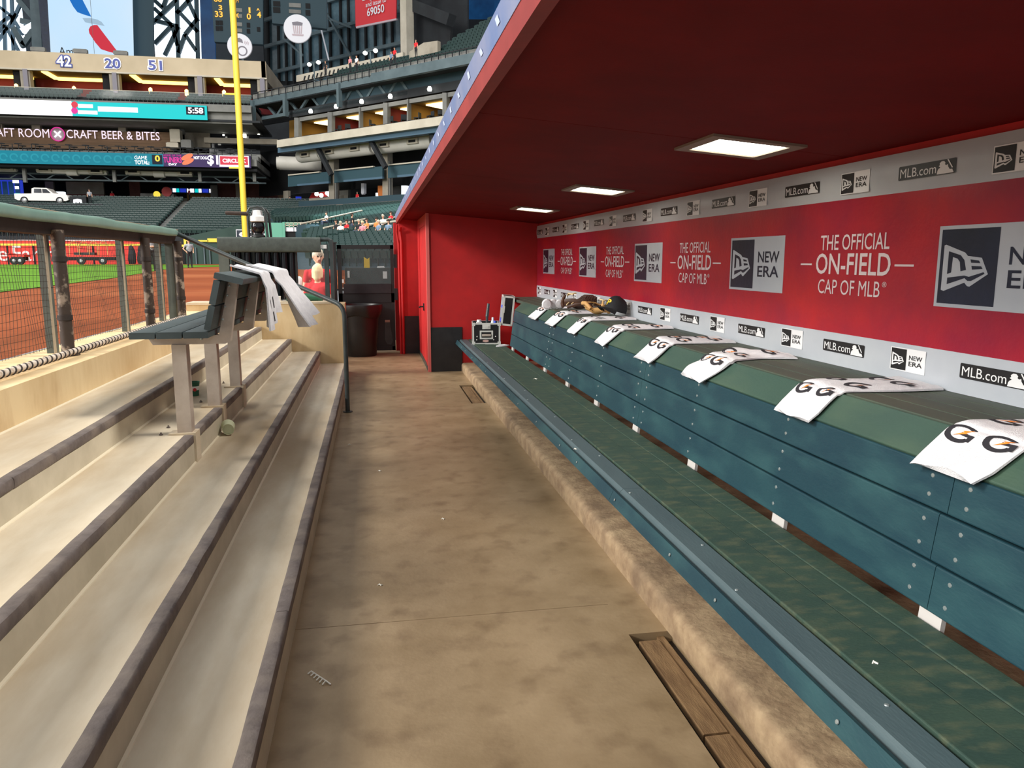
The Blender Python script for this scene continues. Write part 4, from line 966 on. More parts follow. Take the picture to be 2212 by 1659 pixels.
# ============================================================ PEOPLE
def capsule(mb, p0, p1, r0, r1, n=10):
    p0 = Vector(p0); p1 = Vector(p1); mb.ball(p0, r0, n, 8); mb.ball(p1, r1, n, 8)
    if (p1 - p0).length > 1e-4: mb.tube([p0, p1], [r0, r1], n)
def body(prims, vox):
    """one continuous figure: capsules fused by a voxel remesh, each face takes the material of the nearest limb"""
    mb = MB()
    for p0, p1, r0, r1, m in prims: capsule(mb, p0, p1, r0, r1)
    me = bpy.data.meshes.new('body'); me.from_pydata(mb.v, [], mb.f); o = bpy.data.objects.new('body', me); COL.objects.link(o); fixn(o)
    md = o.modifiers.new('r', 'REMESH'); md.mode = 'VOXEL'; md.voxel_size = vox
    ms = o.modifiers.new('s', 'SMOOTH'); ms.iterations = 2; ms.factor = 0.5
    dg = bpy.context.evaluated_depsgraph_get(); dg.update(); out = bpy.data.meshes.new_from_object(o.evaluated_get(dg)); bpy.data.objects.remove(o); bpy.data.meshes.remove(me)
    names = []; 
    for p in prims:
        if p[4] not in names: names.append(p[4])
    out.materials.clear()
    for nm in names: out.materials.append(M[nm])
    n = len(out.polygons); c = np.zeros(n * 3); out.polygons.foreach_get('center', c); c = c.reshape(-1, 3); best = np.full(n, 1e9); idx = np.zeros(n, dtype=np.int32)
    for p0, p1, r0, r1, m in prims:
        a = np.array(p0, float); d = np.array(p1, float) - a; L = max(d.dot(d), 1e-9); t = np.clip((c - a).dot(d) / L, 0, 1)
        q = np.linalg.norm(c - a - t[:, None] * d, axis=1) - (r0 + (r1 - r0) * t); k = q < best; best[k] = q[k]; idx[k] = names.index(m)
    out.polygons.foreach_set('material_index', idx); out.shade_smooth(); return out
def head(c, hair, long=False, back=False):
    x, y, z = c; P = [((x, y, z - .02), (x, y + .012, z + .04), .078, .088, 'skin'), ((x, y - .02, z - .07), (x, y - .02, z - .06), .05, .055, 'skin')]
    P += [((x, y - .09, z - .02), (x, y - .105, z - .035), .012, .016, 'skin'), ((x - .03, y - .083, z + .005), (x - .03, y - .083, z + .005), .013, .013, 'eye'), ((x + .03, y - .083, z + .005), (x + .03, y - .083, z + .005), .013, .013, 'eye'),
          ((x - .02, y - .073, z - .068), (x + .02, y - .073, z - .068), .011, .011, 'lip'), ((x - .088, y + .01, z - .02), (x - .088, y + .01, z + .01), .016, .018, 'skin'), ((x + .088, y + .01, z - .02), (x + .088, y + .01, z + .01), .016, .018, 'skin')]
    if hair:
        P += [((x, y + .035, z + .03), (x, y - .022, z + .062), .098, .084, hair), ((x, y + .045, z - .03), (x, y + .04, z), .08, .09, hair), ((x - .062, y + .0, z + .03), (x - .066, y + .02, z), .04, .036, hair), ((x + .062, y + .0, z + .03), (x + .066, y + .02, z), .04, .036, hair)]
        if long: P += [((x, y + .05, z), (x, y + .055, z - .12), .09, .07, hair), ((x - .075, y + .02, z), (x - .075, y + .03, z - .11), .035, .03, hair), ((x + .075, y + .02, z), (x + .075, y + .03, z - .11), .035, .03, hair)]
    return P
def arm(sh, el, wr, sleeve, s=1.0, fingers=True, cuff=0.5):
    sh, el, wr = Vector(sh), Vector(el), Vector(wr); m = sh.lerp(el, cuff)
    P = [(sh, m, .056, .052, sleeve), (m, el, .044, .04, 'skin' if cuff < 1 else sleeve), (el, wr, .039, .029, 'skin')]
    d = (wr - el).normalized(); a = d.orthogonal().normalized(); b = d.cross(a); pm = wr + d * .05
    P.append((wr, pm, .028, .034, 'skin'))
    if fingers:
        for k, l in enumerate((.062, .075, .078, .068)):
            q = pm + a * (-.027 + .018 * k) + d * .02; q2 = q + d * l * .55 + b * .01; P += [(q, q2, .0095, .009, 'skin'), (q2, q2 + d * l * .4 + b * .022, .009, .0078, 'skin')]
        q = wr + d * .03 - a * .03; P += [(q, q - a * .028 + d * .022 + b * .012, .012, .01, 'skin'), (q - a * .028 + d * .022 + b * .012, q - a * .03 + d * .055 + b * .02, .01, .009, 'skin')]
    return [(tuple(p), tuple(q), r, s_, m_) for p, q, r, s_, m_ in P]
def standing(shirt, legs, hair, pose='side', long=False, fingers=False, cuff=.5):
    P = [((-.07, 0, .96), (.07, 0, .96), .12, .12, legs), ((0, 0, 1.02), (0, 0, 1.28), .135, .15, shirt), ((-.12, 0, 1.34), (.12, 0, 1.34), .095, .095, shirt), ((-.06, -.02, 1.15), (.06, -.02, 1.15), .12, .12, shirt), ((0, .005, 1.42), (0, 0, 1.53), .058, .05, 'skin')]
    for s in (-1, 1):
        P += [((s * .085, 0, .90), (s * .10, -.01, .50), .092, .064, legs), ((s * .10, -.01, .50), (s * .105, .02, .11), .062, .046, legs), ((s * .105, .03, .05), (s * .115, -.13, .035), .045, .034, 'shoe')]
    if pose == 'side': P += arm((-.2, 0, 1.37), (-.25, .02, 1.10), (-.25, -.06, .86), shirt, 1, fingers, cuff) + arm((.2, 0, 1.37), (.25, .02, 1.10), (.25, -.06, .86), shirt, 1, fingers, cuff)
    elif pose == 'hips': P += arm((-.2, 0, 1.37), (-.33, .05, 1.14), (-.20, -.04, .98), shirt, 1, fingers, cuff) + arm((.2, 0, 1.37), (.26, .03, 1.12), (.20, -.12, .97), shirt, 1, fingers, cuff)
    elif pose == 'folded': P += arm((-.2, 0, 1.37), (-.24, -.05, 1.12), (.06, -.19, 1.14), shirt, 1, fingers, cuff) + arm((.2, 0, 1.37), (.24, -.05, 1.12), (-.04, -.20, 1.10), shirt, 1, fingers, cuff)
    return P + head((0, -.01, 1.64), hair, long)
def seated(shirt, legs, hair, long=False, cuff=.5):
    P = [((-.08, 0, .10), (.08, 0, .10), .12, .12, legs), ((0, 0, .16), (0, .02, .44), .135, .15, shirt), ((-.12, .02, .50), (.12, .02, .50), .095, .095, shirt), ((0, .02, .58), (0, .01, .68), .056, .05, 'skin')]
    for s in (-1, 1): P += [((s * .09, -.02, .11), (s * .11, -.42, .12), .088, .064, legs), ((s * .11, -.42, .12), (s * .11, -.40, -.30), .06, .045, legs), ((s * .11, -.39, -.36), (s * .115, -.54, -.38), .042, .034, 'shoe')]
    P += arm((-.2, .02, .53), (-.26, -.06, .28), (-.12, -.26, .20), shirt, 1, False, cuff) + arm((.2, .02, .53), (.26, -.06, .28), (.12, -.26, .20), shirt, 1, False, cuff)
    return P + head((0, 0, .80), hair, long)
_pm = {}
def person(prims_fn, key, loc, rz, label, group=None, vox=0.022, scale=1.0):
    if key not in _pm: _pm[key] = body(prims_fn, vox)
    o = bpy.data.objects.new('person', _pm[key]); COL.objects.link(o); o.location = loc; o.rotation_euler = (0, 0, rz); o.scale = (scale,) * 3
    return tag(o, label, 'person', group)

# ============================================================ THE FIELD
def fz(x, y):
    d_ = max(-2.5 - x, y - 18.0, 0.0); k = min(d_ / 32.0, 1.0); return 0.925 + 0.145 * k * k * (3 - 2 * k)
def onfield(px, py):
    z = 1.0
    for _ in range(12):
        p = onz(px, py, z); z = 0.5 * z + 0.5 * fz(p.x, p.y)
    return Vector((p.x, p.y, fz(p.x, p.y)))
WY = 84.0
def grid(xa, xb, ya, yb):
    mb = MB(); vs_ = []; fs = []; n = len(xa)
    for y in ya:
        for x in xa: vs_.append((x, y, fz(x, y)))
    for j in range(len(ya) - 1):
        for i in range(n - 1): a = j * n + i; fs.append((a, a + 1, a + n + 1, a + n))
    return mb.add(vs_, fs)
xa = [-2.5 - 90 * (i / 40) ** 2 for i in range(41)]; ya = [-25 + i * 3.2 for i in range(36)]
f1 = grid(xa, 0, ya, 0); xb_ = [-2.5 + i * 3 for i in range(16)]; yb_ = [18 + i * 3 for i in range(24)]; f2 = grid(xb_, 0, yb_, 0); f1.add(f2.v, f2.f)
go = f1.build('ground_dirt', 'dirt', None, True); go['kind'] = 'structure'; go['label'] = 'reddish dirt warning track and foul ground of the ball field'
low = [(-900, 735), (-500, 690), (-200, 655), (0, 632), (90, 621), (160, 612), (240, 602), (300, 592), (345, 584), (380, 579.5), (430, 577.5), (478, 576.5)]
gm = MB(); vs_ = []; fs = []; K = 8
for x, y in low:
    a = onfield(x, y); b = onfield(x, 573.0 if x > 400 else 571.6); b = b if b.y < WY - 0.2 else Vector((a.x + (b.x - a.x) * (WY - 0.2 - a.y) / (b.y - a.y), WY - 0.2, 0))
    for k in range(K + 1): p = a.lerp(b, k / K); vs_.append((p.x, p.y, fz(p.x, p.y) + 0.015))
for i in range(len(low) - 1):
    for k in range(K): q = i * (K + 1) + k; fs.append((q, q + K + 1, q + K + 2, q + 1))
g = gm.add(vs_, fs).build('grass', 'grass', None, True); g['kind'] = 'stuff'; tag(g, 'mown bright green outfield grass beyond the dirt track', 'grass')

# ============================================================ FAR STADIUM helpers
def rect(mb, pl, xa, xb, ya, yb, th, off=0.0, m=0, xr=0):
    """an upright rectangle: its sides from pixel columns, its heights from pixel rows read at column xr"""
    ym = (ya + yb) / 2; a = pl.at(xa, ym, off); b = pl.at(xb, ym, off); z1 = pl.at(xr, ya, off).z; z0 = pl.at(xr, yb, off).z
    P = [Vector((a.x, a.y, z0)), Vector((b.x, b.y, z0)), Vector((b.x, b.y, z1)), Vector((a.x, a.y, z1))]
    mb.prism(P, pl.n * th, m); return mb
def rfn(pl, xa, xb, ya, yb, off, xr=0):
    ym = (ya + yb) / 2; a = pl.at(xa, ym, off); b = pl.at(xb, ym, off); z1 = pl.at(xr, ya, off).z; z0 = pl.at(xr, yb, off).z
    return boxfn((a.x, a.y, z0), (b.x - a.x, b.y - a.y, 0), (0, 0, z1 - z0))
def poly(mb, pl, pts, th, off=0.0, m=0): mb.prism([pl.at(x, y, off) for x, y in pts], pl.n * th, m); return mb
def part(mb, n, m, t, sm=False): o = fixn(mb.build(n, m, t, sm)); o.matrix_parent_inverse = Matrix.Translation(-t.location); return o
def bars(mb, pl, segs, w_, off=0.0, m=0):
    for a, b in segs: mb.beam(pl.at(a[0], a[1], off), pl.at(b[0], b[1], off), w_, w_, m)
    return mb
F = {y: facade(y) for y in (84, 86, 98, 99, 100, 101, 102, 103, 104, 106, 108, 110, 112, 114, 118, 124, 126, 128, 130, 131, 132, 140)}
PB_ = Plane((-12.3, 100), (0.688, -0.726)); BA = Vector((-12.3, 100, 0)); BU = PB_.u; BN = PB_.n
structure(MB().box((-160, 140, -1), (-17, 141, 90)).box((-17, 140, -1), (24, 141, 30.5)).build('wall_outer_left', 'st_dark'))
wb2 = MB(); p = BA + BN * 48 - BU * 30; wb2.prism([p, p + BU * 160, p + BU * 160 + Vector((0, 0, 95)), p + Vector((0, 0, 95))], BN * 1.0); structure(wb2.build('wall_outer_right', 'st_dark'))
# ---------------------------------------- outfield wall
ow = thing('outfield_wall', 'red advertising outfield wall with a yellow top line and big white letters', 'wall', F[84].at(150, 571))
rect(mb := MB(), F[84], -420, 313, 519, 572, 0.4); part(mb, 'wall_pads', 'wall_red', ow)
rect(mb := MB(), F[84], -420, 313, 517.5, 519.5, 0.5, -0.05); part(mb, 'top_cap', 'wall_letter', ow)
rect(mb := MB(), F[84], -420, 313, 526, 530.5, 0.05, -0.06); part(mb, 'yellow_line', 'pole_yellow', ow)
for s_, a_, b_ in (('State', -78, 15.5), ('Farm', 28, 120)): mb = MB(); put2d(mb, text2d(s_, .005), rfn(F[84], a_, b_, 531, 564, -0.03)); part(mb, 'lettering', 'wall_letter', ow)
for x in (15, 72, 200): rect(mb := MB(), F[84], x, x + 3.5, 531, 571.5, 0.05, -0.06); part(mb, 'pad_strap', 'st_black', ow)
gw2 = thing('bullpen_wall', 'dark green outfield wall with stepped yellow top line', 'wall', F[86].at(420, 573))
poly(mb := MB(), F[86], [(310, 572), (310, 532), (380, 532), (397, 532), (402, 514), (405, 510), (520, 486), (640, 470), (640, 572)], 0.5); part(mb, 'wall_pads', 'wall_green', gw2)
for a, b, c2, d2 in ((378, 397, 528.5, 533), (397, 402, 516, 533), (402, 412, 516, 521), (428, 450, 518.5, 522), (448, 490, 515, 523)): rect(mb := MB(), F[86], a, b, c2, d2, 0.1, -0.15, 0, a); part(mb, 'yellow_trim', 'pole_yellow', gw2)
rect(mb := MB(), F[86], 378, 400, 535, 572, 0.1, -0.12); part(mb, 'gate_opening', 'st_black', gw2)
for x in (422, 440, 452): rect(mb := MB(), F[86], x, x + 2.5, 533, 572, 0.12, -0.2); part(mb, 'post', 'st_steel', gw2)
# sign on the green wall
cs = thing('blue_sign', 'navy sign with a white border and big white letters on the green wall', 'sign', F[86].at(555, 505, -1)); FS = F[86]
rect(mb := MB(), FS, 510, 601, 496, 516, 0.1, -0.8, 0, 555); part(mb, 'border', 'sign_white', cs)
rect(mb := MB(), FS, 511.5, 599.5, 497.5, 514.5, 0.05, -0.86, 0, 555); part(mb, 'panel', 'vinyl_navy', cs)
mb = MB(); put2d(mb, text2d('Club', .02), rfn(FS, 516, 598, 499.5, 513.5, -0.88, 555)); part(mb, 'lettering', 'sign_white', cs)
# foul pole
fp = thing('foul_pole', 'tall yellow foul pole', 'pole', F[84].at(533, 571))
b0_ = F[84].at(533.5, 571, -0.6); part(MB().tube([b0_, Vector((b0_.x, b0_.y, 42))], 0.30, 12), 'pole', 'pole_yellow', fp, True)
for z_ in (10.6, 17.7): part(MB().box((b0_.x - 1.2, b0_.y - 0.1, z_), (b0_.x, b0_.y + 0.1, z_ + 0.16)), 'bracket', 'pole_yellow', fp)
# field cart in front of the wall
def cart(label, xa_, xb__, y_, hoops):
    q = onfield((xa_ + xb__) / 2, y_); q.y = min(q.y, 80.0); t = thing('field_cart', label, 'cart', (q.x, 80.0, fz(q.x, 80.0))); L = (xb__ - xa_) * 80 / FPX / 0.97
    f = lambda mb_, n, m, sm=False: fixn(mb_.build(n, m, t, sm))
    f(MB().box((-L / 2, -0.7, 0.72), (L / 2, 0.7, 0.90)).box((-L / 2, -0.7, 0.9), (-L / 2 + 0.1, 0.7, 1.05)), 'bed', 'wall_red')
    f(MB().box((-L / 2 + .3, -0.72, 0.40), (L / 2 - .2, 0.68, 0.72)), 'chassis', 'st_black')
    for x in (-L * .12, L * .25): f(MB().lathe([(0.0, -0.12), (0.17, -0.12), (0.18, -0.13), (0.36, -0.12), (0.38, 0), (0.36, 0.12), (0.0, 0.12)], 18, (x, -0.72, 0.38), 0, Vector((1, 0, 0)), Vector((0, 0, 1)), Vector((0, 1, 0))), 'wheel', 'tire', True); f(MB().lathe([(0.0, -0.14), (0.15, -0.135), (0.16, -0.12)], 12, (x, -0.72, 0.38), 0, Vector((1, 0, 0)), Vector((0, 0, 1)), Vector((0, 1, 0)), False), 'hub', 'wheel_rim', True)
    for k in range(hoops):
        x = -L * .32 + k * L * .17; f(MB().tube([(x, -0.6, 0.9), (x + .05, -0.6, 1.8), (x + .25, -0.5, 2.15), (x + .5, -0.4, 2.2), (x + .65, -0.3, 1.9), (x + .65, -0.3, 0.9)], 0.035, 6), 'hoop', 'led_orange' if False else 'leather_tan', True)
    if hoops: f(MB().box((-L * .25, -0.5, 0.9), (L * .1, 0.3, 1.15)), 'load', 'black_metal')
cart('long red grounds cart with tan hoops in front of the red outfield wall', 128, 230, 572, 4)
cart('low dark grounds trailer under the white wall letters', 18, 46, 572, 0)
for i, x in enumerate((286, 306)):
    q = onfield(x, 571.6); q = Vector((q.x * 82 / q.y, 82, fz(q.x, 82)))
    t = tag(fixn(MB().tube([q + Vector((0, 0, 0.05)), q + Vector((0, 0, 0.5)), q + Vector((.05, 0, 1.1)), q + Vector((0, 0, 1.65)), q + Vector((-.05, 0, 1.85))], [.30, .38, .34, .22, .10], 10).build('ball_bag', 'shirt_black' if i else 'trousers_dark', None, True)), ('left' if i == 0 else 'right') + ' one of two dark upright bags leaning by the end of the red wall', 'bag')
# officers on the field
q = onfield(330, 585.5); person(standing('shirt_grey', 'trousers_dark', 'hair_dark', 'folded', False, True), 'folded', q, R(35), 'person in a pale shirt with folded arms on the grass edge behind the fence posts', None, 0.02, 1.02)
q = onfield(411, 578.5); person(standing('shirt_grey', 'trousers_dark', 'hair_grey', 'hips', False, True), 'hips', q, R(30), 'person in a grey shirt and dark trousers standing alone on the dirt track', None, 0.02, 1.0)
# people in the pit beyond the end fence
person(standing('shirt_red', 'jeans', 'hair_grey', 'side', False, True), 'lady', (-0.925, 13.65, 0.0), R(18), 'grey haired person in a red shirt facing the dugout behind the clear pane', None, 0.012, 1.0)
person(standing('shirt_red', 'trousers_dark', 'hair_blond', 'side', True, True), 'blond', (-0.885, 12.75, 0.0), R(168), 'blond person in a red shirt seen from behind at the clear pane', None, 0.012, 0.86)
person(standing('shirt_white', 'jeans', 'hair_blond', 'folded', False, True), 'whitearm', (-1.34, 13.0, 0.0), R(-35), 'person in a white shirt mostly hidden behind the black slats', None, 0.014, 0.93)
# ============================================================ SEATS
def seat_mesh():
    mb = MB()
    mb.prism([(-.23, .02, .42), (.23, .02, .42), (.23, .10, .86), (.17, .11, .90), (-.17, .11, .90), (-.23, .10, .86)], (0, .05, 0))
    mb.prism([(-.21, -.04, .40), (.21, -.04, .40), (.21, -.10, .78), (-.21, -.10, .78)], (0, .05, 0))
    mb.box((-.02, .0, 0), (.02, .08, .45))
    return mb
SM = seat_mesh(); SV = np.array([tuple(v) for v in SM.v]); SF = SM.f
def seats_stuff(places, name, label):
    """places: (x, y, z, rz)"""
    V = []; Fs = []; k = 0
    for x, y, z, a in places:
        c, s = math.cos(a), math.sin(a); v = SV.copy(); v[:, 0] = SV[:, 0] * c - SV[:, 1] * s + x; v[:, 1] = SV[:, 0] * s + SV[:, 1] * c + y; v[:, 2] += z
        V.append(v); Fs += [tuple(i + k for i in f) for f in SF]; k += len(v)
    me = bpy.data.meshes.new(name); me.from_pydata(np.concatenate(V).tolist(), [], Fs); me.materials.append(M['seat_green'])
    o = bpy.data.objects.new(name, me); COL.objects.link(o); o['kind'] = 'stuff'; return tag(o, label, 'seats')
# outfield section behind the wall
LS = []
def lsz(y): return 3.9 + (y - 87.0) * 0.29
stp = MB()
for r_ in range(16):
    y = 87.0 + r_ * 1.0; stp.box((-62, y - 0.35, 1.0), (-6, y + 0.65, lsz(y)))
    for i in range(112):
        x = -62 + i * 0.5
        if -23.0 < x < -21.8 or x > -8 - 0.0 * r_: continue
        LS.append((x, y, lsz(y), 0.0))
structure(stp.build('terrace_left', 'st_dark'), 'stepped dark terrace of the outfield seats'); seats_stuff(LS, 'outfield_seats', 'rows of empty dark green seats behind the outfield wall')
structure(MB().box((-23.0, 86.8, 3.5), (-21.8, 103, 3.95)).prism([(-22.9, 86.7, lsz(86.7)), (-21.9, 86.7, lsz(86.7)), (-21.9, 103, lsz(103) + .1), (-22.9, 103, lsz(103) + .1)], (0, 0, 0.06)).build('aisle_stair', 'st_grey'))
# right bowl
def bz(o): return 2.35 + (o + 26.5) * 0.172
def bowl_at(px, py):
    r = ray(px, py); an = BA.dot(BN); t = (CH - 2.35 + 0.172 * (an - 26.5)) / (0.172 * r.dot(BN) - r.z); return Vector((0, 0, CH)) + r * t
def pix(p):
    X, Y, Z = p[0], p[1], p[2] - CH
    x = X * math.cos(YAW) - Y * math.sin(YAW); fh = X * math.sin(YAW) + Y * math.cos(YAW); f = math.cos(PITCH) * fh - math.sin(PITCH) * Z; u = math.sin(PITCH) * fh + math.cos(PITCH) * Z
    return CX + FPX * x / f, CY - FPX * u / f, f
bt_ = MB(); near = []; far_ = []; brz = math.atan2(BU.y, BU.x)
for r_ in range(36):
    o_ = -33.0 + r_ * 0.9; s0 = 0.0
    def clear(s):
        x, y, f = pix(tuple((BA + BN * o_ + BU * s).to_2d()) + (bz(o_) + .3,))
        return x >= 583 and not (480 < y and x < max(648, 650 + (509 - y) * 4.29))
    while s0 < 70 and not clear(s0): s0 += 0.25
    p = BA + BN * (o_ - 0.35) + BU * s0
    bt_.prism([Vector((p.x, p.y, 0.0)), Vector((p.x, p.y, bz(o_))), Vector((p.x, p.y, bz(o_))) + BN * 0.9, Vector((p.x, p.y, 0)) + BN * 0.9], BU * (80 - s0))
    for i in range(146):
        s_ = 1 + i * 0.52
        if int(s_) % 14 in (0,): continue
        q = BA + BN * o_ + BU * s_; x, y, f = pix((q.x, q.y, bz(o_) + .6))
        if f < 5 or s_ < s0 + .4 or x > 930: continue
        lst = (q.x, q.y, bz(o_), brz, f, x, y)
        (near if (700 < x < 862 and y < 527) else far_).append(lst)
near.sort(key=lambda l: l[4]); far_ += near[300:]; near = near[:300]
structure(bt_.build('terrace_right', 'st_teal'), 'stepped terrace of the corner seating bowl')
smm = SM.mesh('stadium_seat', ['seat_green'])
for x, y, z, a, *_ in near:
    o = bpy.data.objects.new('stadium_seat', smm); COL.objects.link(o); o.location = (x, y, z); o.rotation_euler = (0, 0, a); tag(o, 'green folding seat in the lower rows of the seating bowl above the gate', 'seat', 'nearest seats of the corner seating bowl')
seats_stuff([l[:4] for l in far_], 'bowl_seats', 'rows of empty green seats rising behind the gate to the concourse')
# rails and lit wall in the bowl
rl = MB(); 
for a, b in (((650, 509), (783, 477)), ((700, 521), (790, 499)), ((790, 519), (868, 491)), ((770, 516), (870, 505))): rl.tube([bowl_at(*a) + Vector((0, 0, .9)), bowl_at(*b) + Vector((0, 0, .9))], 0.07, 6)
tag(rl.build('aisle_rails', 'st_paleconcrete', None, True), 'pale sloping rails between the sections of the seating bowl', 'rail')
mw = thing('vomitory_wall', 'pale mint wall with lit panels and a tunnel opening in the bowl', 'wall', bowl_at(640, 505)); dpl = Plane(bowl_at(640, 486).to_2d() - Vector((0, .6)), (1, 0))
rect(mb := MB(), dpl, 572, 613, 481, 516, 0.4, 0, 0, 600); part(mb, 'side_wall', 'wall_mint', mw)
rect(mb := MB(), dpl, 613, 800, 480, 500, 0.2, 0.3, 0, 640); part(mb, 'back_wall', 'wall_mint', mw)
for i in range(4): rect(mb := MB(), dpl, 617 + i * 18.5, 634 + i * 18.5, 491, 500, 0.2, 0.1, 0, 640); part(mb, 'lit_panel', 'led_white' if i in (3,) else 'sign_white', mw)
rect(mb := MB(), dpl, 613, 800, 500, 540, 0.2, 0.2, 0, 640); part(mb, 'tunnel_opening', 'st_black', mw)
rect(mb := MB(), dpl, 611, 616, 480, 530, 0.3, -0.1, 0, 640); part(mb, 'pillar', 'wall_mint', mw)
bars(mb := MB(), dpl, [((614, 482), (692, 480)), ((614, 487), (692, 485))] + [((616 + i * 9, 481), (616 + i * 9, 490)) for i in range(9)], 0.08); part(mb, 'railing', 'st_paleconcrete', mw)
# spectators
SP = [(727, 519, 'shirt_black', 'hair_dark', 'seated spectator in black at the left end of the group above the gate'), (737, 524, 'shirt_white', 'hair_grey', 'seated spectator in white with grey hair above the gate'), (750, 520, 'shirt_red', 'hair_dark', 'seated spectator in a red shirt above the gate'),
      (776, 520, 'shirt_black', 'hair_grey', 'seated spectator in a black shirt below the standing one'), (793, 518, 'shirt_orange', 'hair_dark', 'seated spectator in an orange shirt with dark hair'), (784, 525, 'shirt_pink', 'hair_blond', 'seated spectator in a pinkish shirt in front of the orange one'),
      (814, 516, 'shirt_orange', 'hair_dark', 'second spectator in orange, nearer the red wall'), (828, 508, 'shirt_white', 'hair_grey', 'seated spectator in white right of the two in orange'), (819, 524, 'shirt_blue', 'hair_grey', 'seated spectator in pale blue just above the gate frame, left'), (840, 523, 'shirt_blue', 'hair_dark', 'seated spectator in pale blue just above the gate frame, right'),
      (845, 499, 'shirt_red', 'hair_dark', 'spectator in red beside the edge of the dugout roof'), (690, 444, 'shirt_pink', 'hair_dark', 'lone spectator in pink high up among the empty seats'), (706, 495, 'shirt_grey', 'hair_dark', 'lone spectator in grey beside the pale sloping rail')]
for i, (x, y, sh_, hr_, lab) in enumerate(SP):
    p = bowl_at(x, y); p.z += 0.50; person(seated(sh_, 'jeans', hr_), 'sit' + sh_ + hr_, p, brz + R(-10 + 20 * (i % 2)), lab, 'spectators in the seating bowl', 0.03)
p = bowl_at(762, 516); person(standing('shirt_black', 'jeans', 'hair_dark', 'hips'), 'stblack', p + Vector((0, 0, 0.0)), brz + R(150), 'standing spectator in a black shirt among the seated ones', 'spectators in the seating bowl', 0.03)

# ============================================================ LEFT FACADE (faces the field, square to the dugout)
lf = thing('outfield_building', 'tiered tan and dark building behind the outfield with suites and terraces', 'building', (-35, 104, 1.0))
G = 104
rect(mb := MB(), F[104], -420, 573, 108, 146, 4.0); part(mb, 'parapet', 'tan_parapet', lf)
rect(mb := MB(), F[104], -420, 575, 145, 148.5, 0.4, -0.25); part(mb, 'parapet_edge', 'st_paleconcrete', lf)
a = F[104].at(573, 140); b = F[104].at(573, 140, 16); zt = F[104].at(0, 108).z; zb = F[104].at(0, 150).z
part(MB().prism([Vector((a.x, 104, zb)), Vector((a.x, 104, zt)), Vector((a.x + 1, 122, zt - .2)), Vector((a.x + 1, 122, zb))], (-0.5, 0, 0)), 'parapet_return', 'st_concrete', lf)
zf = F[104].at(0, 192).z; zc_ = zb + 0.2
part(MB().box((-80, 104.2, zc_), (a.x, 110, zc_ + .4)), 'suite_ceiling', 'st_suitewall', lf)
part(MB().box((-80, 109.5, zf - 1), (a.x, 110, zc_)), 'suite_back_wall', 'st_maroon', lf)
cols = [-150, 55, 247, 431, 566]
for i, c in enumerate(cols):
    rect(mb := MB(), F[104], c - 11, c + 10, 148, 193, 1.0, 0.0); part(mb, 'column', 'st_concrete', lf); rect(mb := MB(), F[104], c - 5, c + 5, 147, 193, 0.3, -0.3); part(mb, 'column_face', 'sign_grey', lf)
    if i: 
        q0 = F[104].at(cols[i - 1] + 12, 160).x; q1 = F[104].at(c - 12, 160).x
        part(MB().box((q0 + 1.3, 107.9, zc_ - 0.25), (q1 - .3, 108.7, zc_ + .05)).box((q0 + 0.9, 104.6, zc_ - 0.2), (q0 + 1.5, 108.5, zc_ + .05)), 'cove_light', 'cove_light', lf)
        rect(mb := MB(), F[104], c - 26, c - 12, 150, 192, 4.5, 0.8); part(mb, 'bay_wall', 'st_black', lf)
for oi, (x, y) in enumerate(((35, 186), (160, 187), (325, 184), (403, 185), (484, 184))):
    q = F[104].at(x, y + x * 0.034, 0.6); tag(MB().lathe([(0.05, -.5), (.22, -.4), (.22, .2), (.05, .35)], 8, q).build('wall_lantern', 'warm_bulb'), 'warm glowing lantern on the suite balcony, %s from the left' % ORD[oi], 'lamp', 'suite balcony lanterns')
rect(mb := MB(), F[104], -420, 541, 185.5, 186.5, 0.08, -2.2); part(mb, 'glass_rail', 'st_paleconcrete', lf)
rect(mb := MB(), F[104], -420, 541, 186.5, 204, 0.05, -2.2); part(mb, 'glass_balustrade', 'glass_clear', lf)
q = F[104]; za = q.at(0, 214, -2).z; LS2 = []
part(MB().box((-85, 100.8, za - 2.2), (F[100].at(541, 230).x, 110, za)), 'balcony_slab', 'st_grey', lf)
for r_ in range(3):
    part(MB().box((-85, 101.6 + r_ * 1.0, za), (F[100].at(540, 210).x, 110, za + r_ * 0.45)), 'balcony_step', 'st_dark', lf)
    for i in range(140):
        x = -84 + i * 0.5
        if x > F[100].at(538, 210).x or (int(x) % 11 in (0,)): continue
        LS2.append((x, 101.9 + r_ * 1.0, za + r_ * 0.45, 0.0))
seats_stuff(LS2, 'balcony_seats', 'rows of dark green seats on the balcony below the suites')
# upper ribbon board
ub = thing('ribbon_board', 'upper LED ribbon board, white at left and cyan with a clock at its right end', 'display', F[100].at(200, 235)); FR = F[100]
rect(mb := MB(), FR, -420, 446.5, 213.5, 246, 0.5); part(mb, 'cabinet', 'st_black', ub)
rect(mb := MB(), FR, -420, 155, 213.5, 246, 0.04, -0.06); part(mb, 'white_screen', 'led_white', ub)
rect(mb := MB(), FR, 155, 446.5, 213.5, 246, 0.04, -0.06); part(mb, 'cyan_screen', 'led_cyan', ub)
mb = MB()
for yy, xx, ww in ((219, 168, 32), (233, 168, 42)): put2d(mb, poly2d([(0, 0), (1, 0), (1, 1), (0, 1)]), rfn(FR, xx, xx + ww, yy, yy + 8, -0.10))
put2d(mb, poly2d([(0, 0), (1, 0), (1, 1), (0, 1)]), rfn(FR, 211, 297, 223, 234, -0.10)); part(mb, 'caption_lines', 'led_white', ub)
